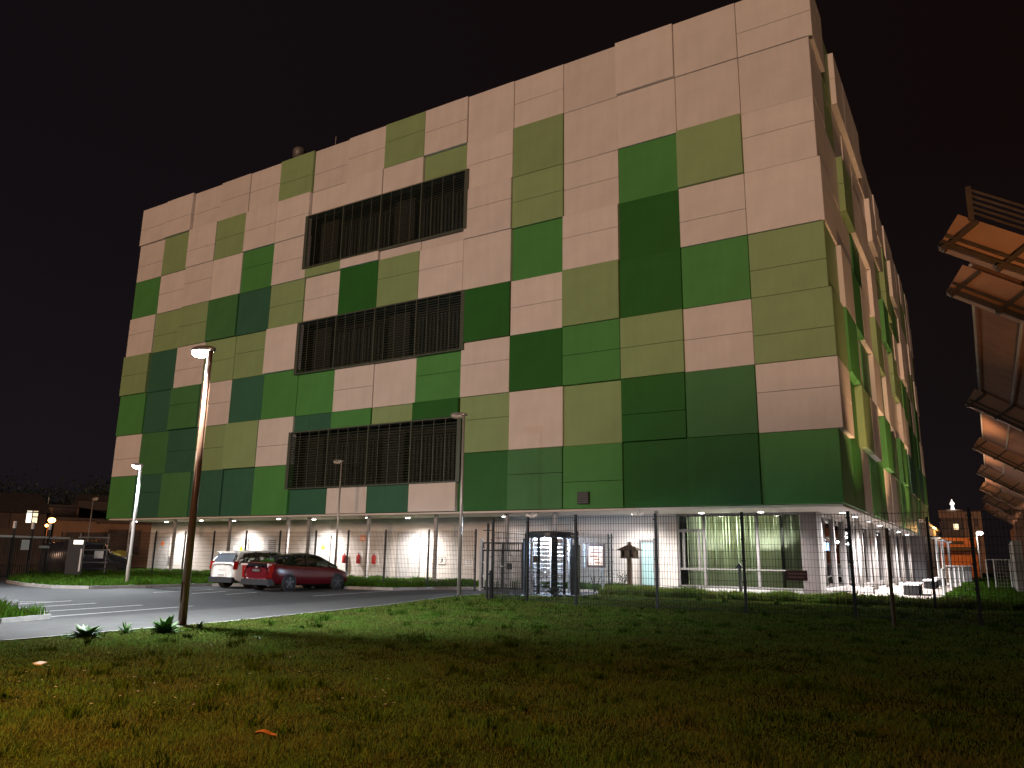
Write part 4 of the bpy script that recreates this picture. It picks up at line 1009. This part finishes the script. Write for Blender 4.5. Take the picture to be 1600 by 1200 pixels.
m.build('mesh', M_steel, cg)
o = MB().box(0,.35,0,9,0,2.6).build('concrete_wall', M_conc, None, False, (5.55,12.5,0)); tag(o,'pale concrete wall end at the right side of the far grass','wall')

# ------------------------------------------------------------------ behind on the left: gate, houses, parasols, trees
def ptl(px, py, r): return atr(px, py, r)
a, b = atZ(-30,907), atZ(100,903)
gv = (b-a); gl = gv.length; ga = math.atan2(gv.y, gv.x)
g = thing('sliding_gate','long black barred sliding gate at the far left of the car park','gate',(a.x,a.y,0),ga)
B(0,gl,-.04,.04,.12,.22).build('rail', M_black, g); B(0,gl,-.05,.05,2.05,2.15).build('rail', M_steel, g)
nb = int(gl/.14)
for k in range(nb): B(k*.14+.05,k*.14+.08,-.02,.02,.22,2.05).build('bar', M_black, g)
for f in (.28,.5,.72): B(gl*f-.05,gl*f+.05,-.06,.06,0,2.5).build('gate_post', M_black, g); B(gl*f-.045,gl*f+.045,-.055,.055,2.51,2.85).build('post_cap', M_white, g)
B(gl*.38,gl*.38+.5,-.07,-.05,1.45,1.95).build('sign_plate', M_plate, g)
B(gl*.60,gl*.60+.7,-.07,-.05,1.55,1.68).build('sign_plate', M_stone, g)
def quickbox(name, px, py, r, w, d, h, m, label, cat): 
    p = atr(px, py, r); return tag(B(-w/2,w/2,-d/2,d/2,0,h).build(name, m, None, False, (p.x,p.y,0), YAW+.35), label, cat)
cb = quickbox('gate_cabinet',113,900,47,.7,.5,2.05,M_ink,'black gate control cabinet at the right end of the sliding gate','cabinet')
B(-.1,.33,-.28,-.251,1.78,1.98).build('lit_display', M_winw, cb); B(.26,.33,-.28,-.251,.4,1.55).build('strip', M_white, cb)
p = atr(140,900,50); t = thing('sign_rack','dark frame with stacked white direction strips beside the gate cabinet','sign',(p.x,p.y,0),YAW+.4)
for x in (-.7,.7): B(x-.03,x+.03,-.03,.03,0,2.4).build('post', M_frame, t)
for k in range(6): B(-.8,.8,-.05,-.04,.45+k*.34,.52+k*.34).build('strip', M_frame if k % 2 else M_black, t)
B(.1,.55,-.08,-.055,1.05,1.45).build('notice', M_white, t)
for i,(px,py) in enumerate(((158,872),(182,873))):
    p = atr(px,890,64+i*3); z = atr(px,866,64+i*3).z
    t = thing('parasol',['tilted yellow parasol behind the sign rack','smaller yellow parasol right of the tilted one'][i],'parasol',(p.x,p.y,0),.4)
    c = MB().lathe([(1.35-.35*i,-.28),(.9,.0),(.03,.32)],8).build('canopy', M_parasol, t, False, (0,0,z)); c.rotation_euler = (R(8),R(-12),0)
    MB().tube((0,0,0),(0,0,z),.03,.03,6).build('pole', M_steel, t)
    lamp('parasol_glow','POINT',(p.x+.6,p.y-2.2,z+.7),14,(1,.95,.7),None,None,.1)
def house(px0, px1, ytop, r, d, wallm, label, lit=(), gable=True, wins=(), yb=880):
    a, b = atr(px0,yb,r), atr(px1,yb,r); z = atr((px0+px1)/2,ytop,r).z
    v = Vector((b.x-a.x,b.y-a.y,0)); L = v.length
    h = thing('house', label, 'house', (a.x,a.y,0), math.atan2(v.y,v.x))
    B(0,L,0,d,0,z).build('wall', wallm, h)
    if gable:
        MB().add([(-.4,-.4,z),(L+.4,-.4,z),(L+.4,d+.4,z),(-.4,d+.4,z),(.6,d/2,z+2.2),(L-.6,d/2,z+2.2)],[(0,3,2,1),(0,1,5,4),(1,2,5),(2,3,4,5),(3,0,4)]).build('roof', M_roof, h)
    else: B(-.3,L+.3,-.3,d+.3,z,z+.25).build('roof', M_roof, h)
    for f,z0,w,hh in wins:
        fr = B(L*f-w/2-.08,L*f+w/2+.08,-.05,.0,z0-.08,z0+hh+.08).build('window', M_house2, h); B(L*f-w/2,L*f-.03,-.06,-.051,z0,z0+hh).build('pane', M_roof, fr); B(L*f+.03,L*f+w/2,-.06,-.051,z0,z0+hh).build('pane', M_roof, fr)
    for f,z0,w,hh in lit:
        fr = B(L*f-w/2-.08,L*f+w/2+.08,-.05,.0,z0-.08,z0+hh+.08).build('window', M_house2, h)
        B(L*f-w/2,L*f-.04,-.07,-.051,z0,z0+hh).build('lit_pane', M_winw, fr); B(L*f+.06,L*f+w/2,-.07,-.051,z0,z0+hh*.45).build('lit_pane', M_win, fr); B(L*f+.06,L*f+w/2,-.07,-.051,z0+hh*.55,z0+hh).build('lit_pane', M_win, fr)
    return h
house(-40,62,800,92,10,M_house2,'dark house at far left with one bright yellow window',lit=((.77,4.1,.95,1.15),),wins=((.3,3.5,1.2,1.5),(.5,1.0,1.2,1.5)))
house(58,112,792,104,10,M_house1,'tall dim gabled house behind the orange lamp',wins=((.4,5,1.0,1.4),(.75,5,1.0,1.4)),gable=False)
house(76,150,813,86,8,M_house1,'long low orange lit house right of the orange lamp',gable=False,wins=((.25,1.4,.5,.5),(.72,.8,3.4,2.3)))
house(148,235,818,84,9,M_house1,'orange lit house partly hidden behind the panel building corner',gable=False,wins=((.1,1.5,.8,1.6),(.35,1.2,1.6,2.2),(.62,1.2,1.2,2.2)))
house(98,175,798,108,9,M_house1,'pale upper storey with dark roof behind the low orange house',wins=((.3,6,1.4,1.2),(.6,6,1.4,1.2)))
p = atr(66,880,80); z = atr(66,820,80).z
t = thing('orange_lamp','glowing orange sodium lamp on a thin post before the far houses','street lamp',(p.x,p.y,0))
MB().tube((0,0,0),(0,0,z),.05,.04,8).build('pole', M_rust, t); MB().tube((0,0,z),(.35,0,z+.35),.04,.04,6).build('arm', M_rust, t); MB().ellipsoid((.55,0,z+.4),.42,.25,.22,12,8).build('globe', M_orange, t); MB().ellipsoid((-.15,0,z-.05),.16,.14,.13,10,6).build('small_globe', M_orange, t)
lamp('orange_light','POINT',(p.x+.9,p.y-.8,z+.2),170,(1.0,.40,.10),None,None,.2)
lamp('orange_light','POINT',(atr(190,880,76).x,atr(190,880,76).y,3.2),50,(1.0,.42,.14),None,None,.2)
p = atr(128,880,80); t = shrub('hedge_shrub',(p.x,p.y,0.0),2.6,1.6,160,mat('leaf_amber',(0.20,0.10,0.02),.7,isl=.3),'amber lit shrub before the low orange house',stems=12,ls=.5)
def tree(px, r, ztop, rad, label, n=900):
    p = atr(px,880,r); t = thing('tree', label, 'tree', (p.x,p.y,0), 0, 'dark trees behind the far houses')
    m = MB(); m.tube((0,0,0),(0,0,ztop*.55),.28,.16,8)
    for k in range(6): a = random.uniform(0,6.28); m.tube((0,0,ztop*.4),(math.cos(a)*rad*.6,math.sin(a)*rad*.6,ztop*random.uniform(.6,.85)),.12,.04,6)
    m.build('trunk', M_bark, t)
    cl = [(random.gauss(0,rad*.45),random.gauss(0,rad*.45),ztop*random.uniform(.55,.88),rad*random.uniform(.25,.45)) for _ in range(14)]
    lf = MB()
    for k in range(n):
        c = random.choice(cl); q = Vector((c[0]+random.gauss(0,c[3]*.6),c[1]+random.gauss(0,c[3]*.6),c[2]+random.gauss(0,c[3]*.5)))
        leaf_mb(lf, q, Vector((random.gauss(0,1),random.gauss(0,1),random.gauss(0,.7))), random.uniform(.3,.6), .26)
    lf.build('crown', M_leafdk, t)
for px, r, z, rad, l in ((20,125,10.5,5,'dark tree crown above the house with the bright window'),(125,130,12.5,5,'tallest dark tree between the far roofs'),(155,128,13,5,'dark tree touching the left corner of the panel building'),(-25,120,11,5,'dark tree at the extreme left edge behind the houses'),(75,135,10,4,'dark tree behind the tall dim gabled house')):
    tree(px,r,z,rad,l)
p = atr(62,880,100); q = atr(62,776,100)
o = MB().tube((0,0,0),(0,0,q.z),.10,.06,8).build('roof_mast', M_steel, None, False, (p.x,p.y,0)); tag(o,'thin pale mast rising behind the dark house','mast')
# parked dark vans behind the gate
def van(px, r, label, rz):
    p = atr(px,895,r); t = thing('parked_van', label, 'van', (p.x,p.y,0), rz)
    st = [(-2.4,.35,1.0,.85),(-2.3,.3,1.9,.92),(-.5,.25,2.0,.95),(.9,.25,1.95,.95),(1.5,.25,1.25,.95),(2.3,.3,1.05,.9),(2.45,.4,.8,.8)]
    loft([(y,[(0,zb),(w-.1,zb),(w,zb+.15),(w,zb+(zt-zb)*.55),(w-.08,zt-.06),(w-.2,zt),(0,zt+.02)]) for y,zb,zt,w in st]).build('body', mat('van_navy',(0.02,0.022,0.035),.25), t, True)
    for s in (-1,1):
        for y in (-1.5,1.6): MB().tube((s*.78,y,.33),(s*.96,y,.33),.33,.33,18).build('wheel', M_rubber, t)
        MB().box(s*.95-.006,s*.95+.006,-.2,1.2,1.2,1.75).build('window', M_blkgloss, t)
        MB().box(s*.8-.1,s*.8+.1,-2.42,-2.38,.9,1.2).build('tail_light', M_tail, t)
van(131,56,'dark navy van parked behind the sign rack',YAW-1.2)

# ------------------------------------------------------------------ weeds, leaf, litter on the lawn
def weed(px, py, n, L, w, label, up=.7):
    p = atZ(px, py, 0.03); t = thing('weed_plant', label, 'plant', (p.x,p.y,0.03))
    for k in range(n):
        a = 2.4*k + random.uniform(-.3,.3); el = up*random.uniform(.35,1.3)
        d = Vector((math.cos(a),math.sin(a),math.tan(min(1.25,el)))).normalized(); l = L*random.uniform(.6,1.1)
        s = Vector((-math.sin(a),math.cos(a),0)); m = MB(); vs = []
        for j in range(6):
            f = j/5; q = d*l*f + Vector((0,0,-.26*l*f*f)); ww = w*math.sin(math.pi*(.10+.88*f))*.5
            vs += [q-s*ww, q+Vector((0,0,-ww*.3)), q+s*ww]
        m.add(vs, [(3*j+i,3*j+i+1,3*j+i+4,3*j+i+3) for j in range(5) for i in (0,1)])
        m.build('leaf', M_leaf, t, True)
    return t
weed(258,991,64,.46,.11,'broad leaved dock plant at the foot of the brown lamp pole',1.05)
weed(134,996,60,.40,.09,'low spreading weed at the path edge left of the dock plant',.75)
weed(196,990,34,.30,.03,'thin grey green weed tuft between the two broad leaved plants',1.0)
weed(312,982,24,.22,.03,'small grassy weed right of the brown lamp pole',.9)
weed(402,1000,20,.16,.03,'low weed in the shadow line right of the lamp pole',.7)
p = atZ(415,1152,.06); m = MB(); vs = []
for j in range(7):
    f = j/6; x = -.085+.17*f; wv = .035*math.sin(math.pi*(.08+.84*f)); z = .015*math.sin(5*f)+.02
    vs += [(x,-wv,z+.018),(x,0,z),(x,wv,z+.022)]
m.add(vs,[(3*j+i,3*j+i+1,3*j+i+4,3*j+i+3) for j in range(6) for i in (0,1)])
tag(m.build('fallen_leaf', M_dry, None, True, (p.x,p.y,.055), .5),'curled dry orange leaf lying on the near grass','leaf')
p = atZ(63,1039,.05); m = MB(); m.obox((0,0,.03),(.07,.01,.0),(0,.035,.01),(0,0,.008)); m.obox((-.12,.03,.03),(.04,.02,.01),(-.01,.03,.0),(0,0,.006))
tag(m.build('paper_scrap', M_white, None, False, (p.x,p.y,.04)),'small white paper scrap on the grass at left','litter')
dz = MB()
for k in range(60):
    x, y = random.uniform(20,620), random.uniform(1010,1110); q = atZ(x,y,.05); r = random.uniform(.006,.014)
    dz.add([(q.x-r,q.y-r,.08),(q.x+r,q.y-r,.085),(q.x+r,q.y+r,.08),(q.x-r,q.y+r,.085)],[(0,1,2,3)])
stuff(dz.build('daisies', mat('daisy_white',(0.6,0.6,0.5),.6)))

# ------------------------------------------------------------------ grass
def grass(name, P, hmin, hmax, m, wmul=1.0, z0=.03):
    """P: (n,2) base points; builds one mesh of bent blades"""
    n = len(P); d = np.hypot(P[:,0]-CAM.x, P[:,1]-CAM.y)
    cl = np.sin(P[:,0]*2.1+1.3*np.sin(P[:,1]*1.7))*np.sin(P[:,1]*2.6+1.1*np.sin(P[:,0]*1.3+2)) + .6*np.sin(P[:,0]*7.3+P[:,1]*3.1)*np.sin(P[:,1]*6.1-P[:,0]*2.7)
    h = (hmin + (hmax-hmin)*RNG.random(n)) * (1 + .45*np.clip(cl,-1,1))
    w = np.maximum(.0035, d*.00055)*wmul*(.7+.6*RNG.random(n))
    a = RNG.random(n)*2*np.pi; b = RNG.random(n)*2*np.pi; le = h*(.25+.6*RNG.random(n))
    sx, sy = np.cos(a)*w, np.sin(a)*w; tx, ty = np.cos(b)*le, np.sin(b)*le
    V = np.zeros((n,5,3), np.float32)
    V[:,0] = np.stack([P[:,0]-sx, P[:,1]-sy, np.full(n,z0)],1); V[:,1] = np.stack([P[:,0]+sx, P[:,1]+sy, np.full(n,z0)],1)
    V[:,2] = np.stack([P[:,0]-sx*.7+tx*.35, P[:,1]-sy*.7+ty*.35, z0+h*.6],1); V[:,3] = np.stack([P[:,0]+sx*.7+tx*.35, P[:,1]+sy*.7+ty*.35, z0+h*.6],1)
    V[:,4] = np.stack([P[:,0]+tx, P[:,1]+ty, z0+h],1)
    me = bpy.data.meshes.new(name); me.vertices.add(n*5); me.vertices.foreach_set('co', V.ravel())
    base = (np.arange(n)*5)[:,None]
    q = (base + np.array([0,1,3,2])[None]); t3 = (base + np.array([2,3,4])[None])
    loops = np.concatenate([q, t3],1).ravel().astype(np.int32)
    me.loops.add(len(loops)); me.loops.foreach_set('vertex_index', loops)
    starts = np.stack([np.arange(n)*7, np.arange(n)*7+4],1).ravel().astype(np.int32)
    me.polygons.add(2*n); me.polygons.foreach_set('loop_start', starts)
    me.materials.append(m); me.update(calc_edges=True); me.validate()
    return stuff(link(name, me))
# lawn: more blades near the camera, inside the view
cand = []
need = 330000
fwd = np.array([cam_f.x, cam_f.y]); fwd /= np.linalg.norm(fwd); rgt = np.array([cam_r.x, cam_r.y])
tot = 0
while tot < need:
    k = 400000
    d = 4.2 * (34/4.2)**(RNG.random(k)**.8); ang = (RNG.random(k)-.5)*R(84)
    X = CAM.x + d*(fwd[0]*np.cos(ang)+rgt[0]*np.sin(ang)); Y = CAM.y + d*(fwd[1]*np.cos(ang)+rgt[1]*np.sin(ang))
    px = np.array([path_x(v) for v in np.linspace(-36,-5,120)]); xs = np.interp(Y, np.linspace(-36,-5,120), px)
    ok = (X > xs+.06) & (X < 5.85) & (Y < -.95) & ~((X < -9.2) & (Y > -5.7))
    P = np.stack([X[ok],Y[ok]],1); cand.append(P); tot += len(P)
P = np.concatenate(cand)[:need]
grass('lawn_grass', P, .018, .052, M_grass)
nt_ = 420; ci = RNG.integers(0, len(P), nt_); T = np.repeat(P[ci], 45, 0); sz = np.repeat(RNG.uniform(.02,.11,nt_), 45)
T = T + RNG.normal(0, 1, T.shape)*sz[:,None]
grass('tuft_grass', T, .05, .12, mat('grass_tuft', (0.045, 0.10, 0.012), 0.85, isl=.3, spec=0.0))
def in_poly(P, poly):
    x, y = P[:,0], P[:,1]; r = np.zeros(len(P), bool); n = len(poly)
    for i in range(n):
        x0,y0 = poly[i]; x1,y1 = poly[(i+1)%n]
        c = ((y0 > y) != (y1 > y)) & (x < (x1-x0)*(y-y0)/(y1-y0+1e-12)+x0); r ^= c
    return r
sp = STRIP + [(-15.0,3.2),(-48,3.2)]
P = np.stack([RNG.uniform(-47,-15,150000), RNG.uniform(-15,3.2,150000)],1); P = P[in_poly(P, sp)]
grass('strip_grass', P, .06, .24, M_grass2, 1.3, .06)
P = np.stack([RNG.uniform(-18.5,-12.8,16000), RNG.uniform(-27,-21.4,16000)],1); P = P[in_poly(P, ISL)]
grass('island_grass', P, .10, .28, M_grass2, 1.2, .05)
P = np.concatenate([np.stack([RNG.uniform(2.85,5.8,60000), -0.8+55*RNG.random(60000)**1.6],1)])
grass('side_grass', P, .06, .22, M_grass2, 1.2)
P = np.stack([RNG.uniform(-9.2,5.0,26000), -0.9-1.5*RNG.random(26000)**1.5],1)
grass('edge_grass', P, .10, .34, M_grass, 1.2)
P = np.stack([RNG.uniform(-14.6,-10.0,5000), RNG.uniform(1.4,3.3,5000)],1)
grass('wall_grass', P, .08, .26, M_grass2, 1.2, .05)
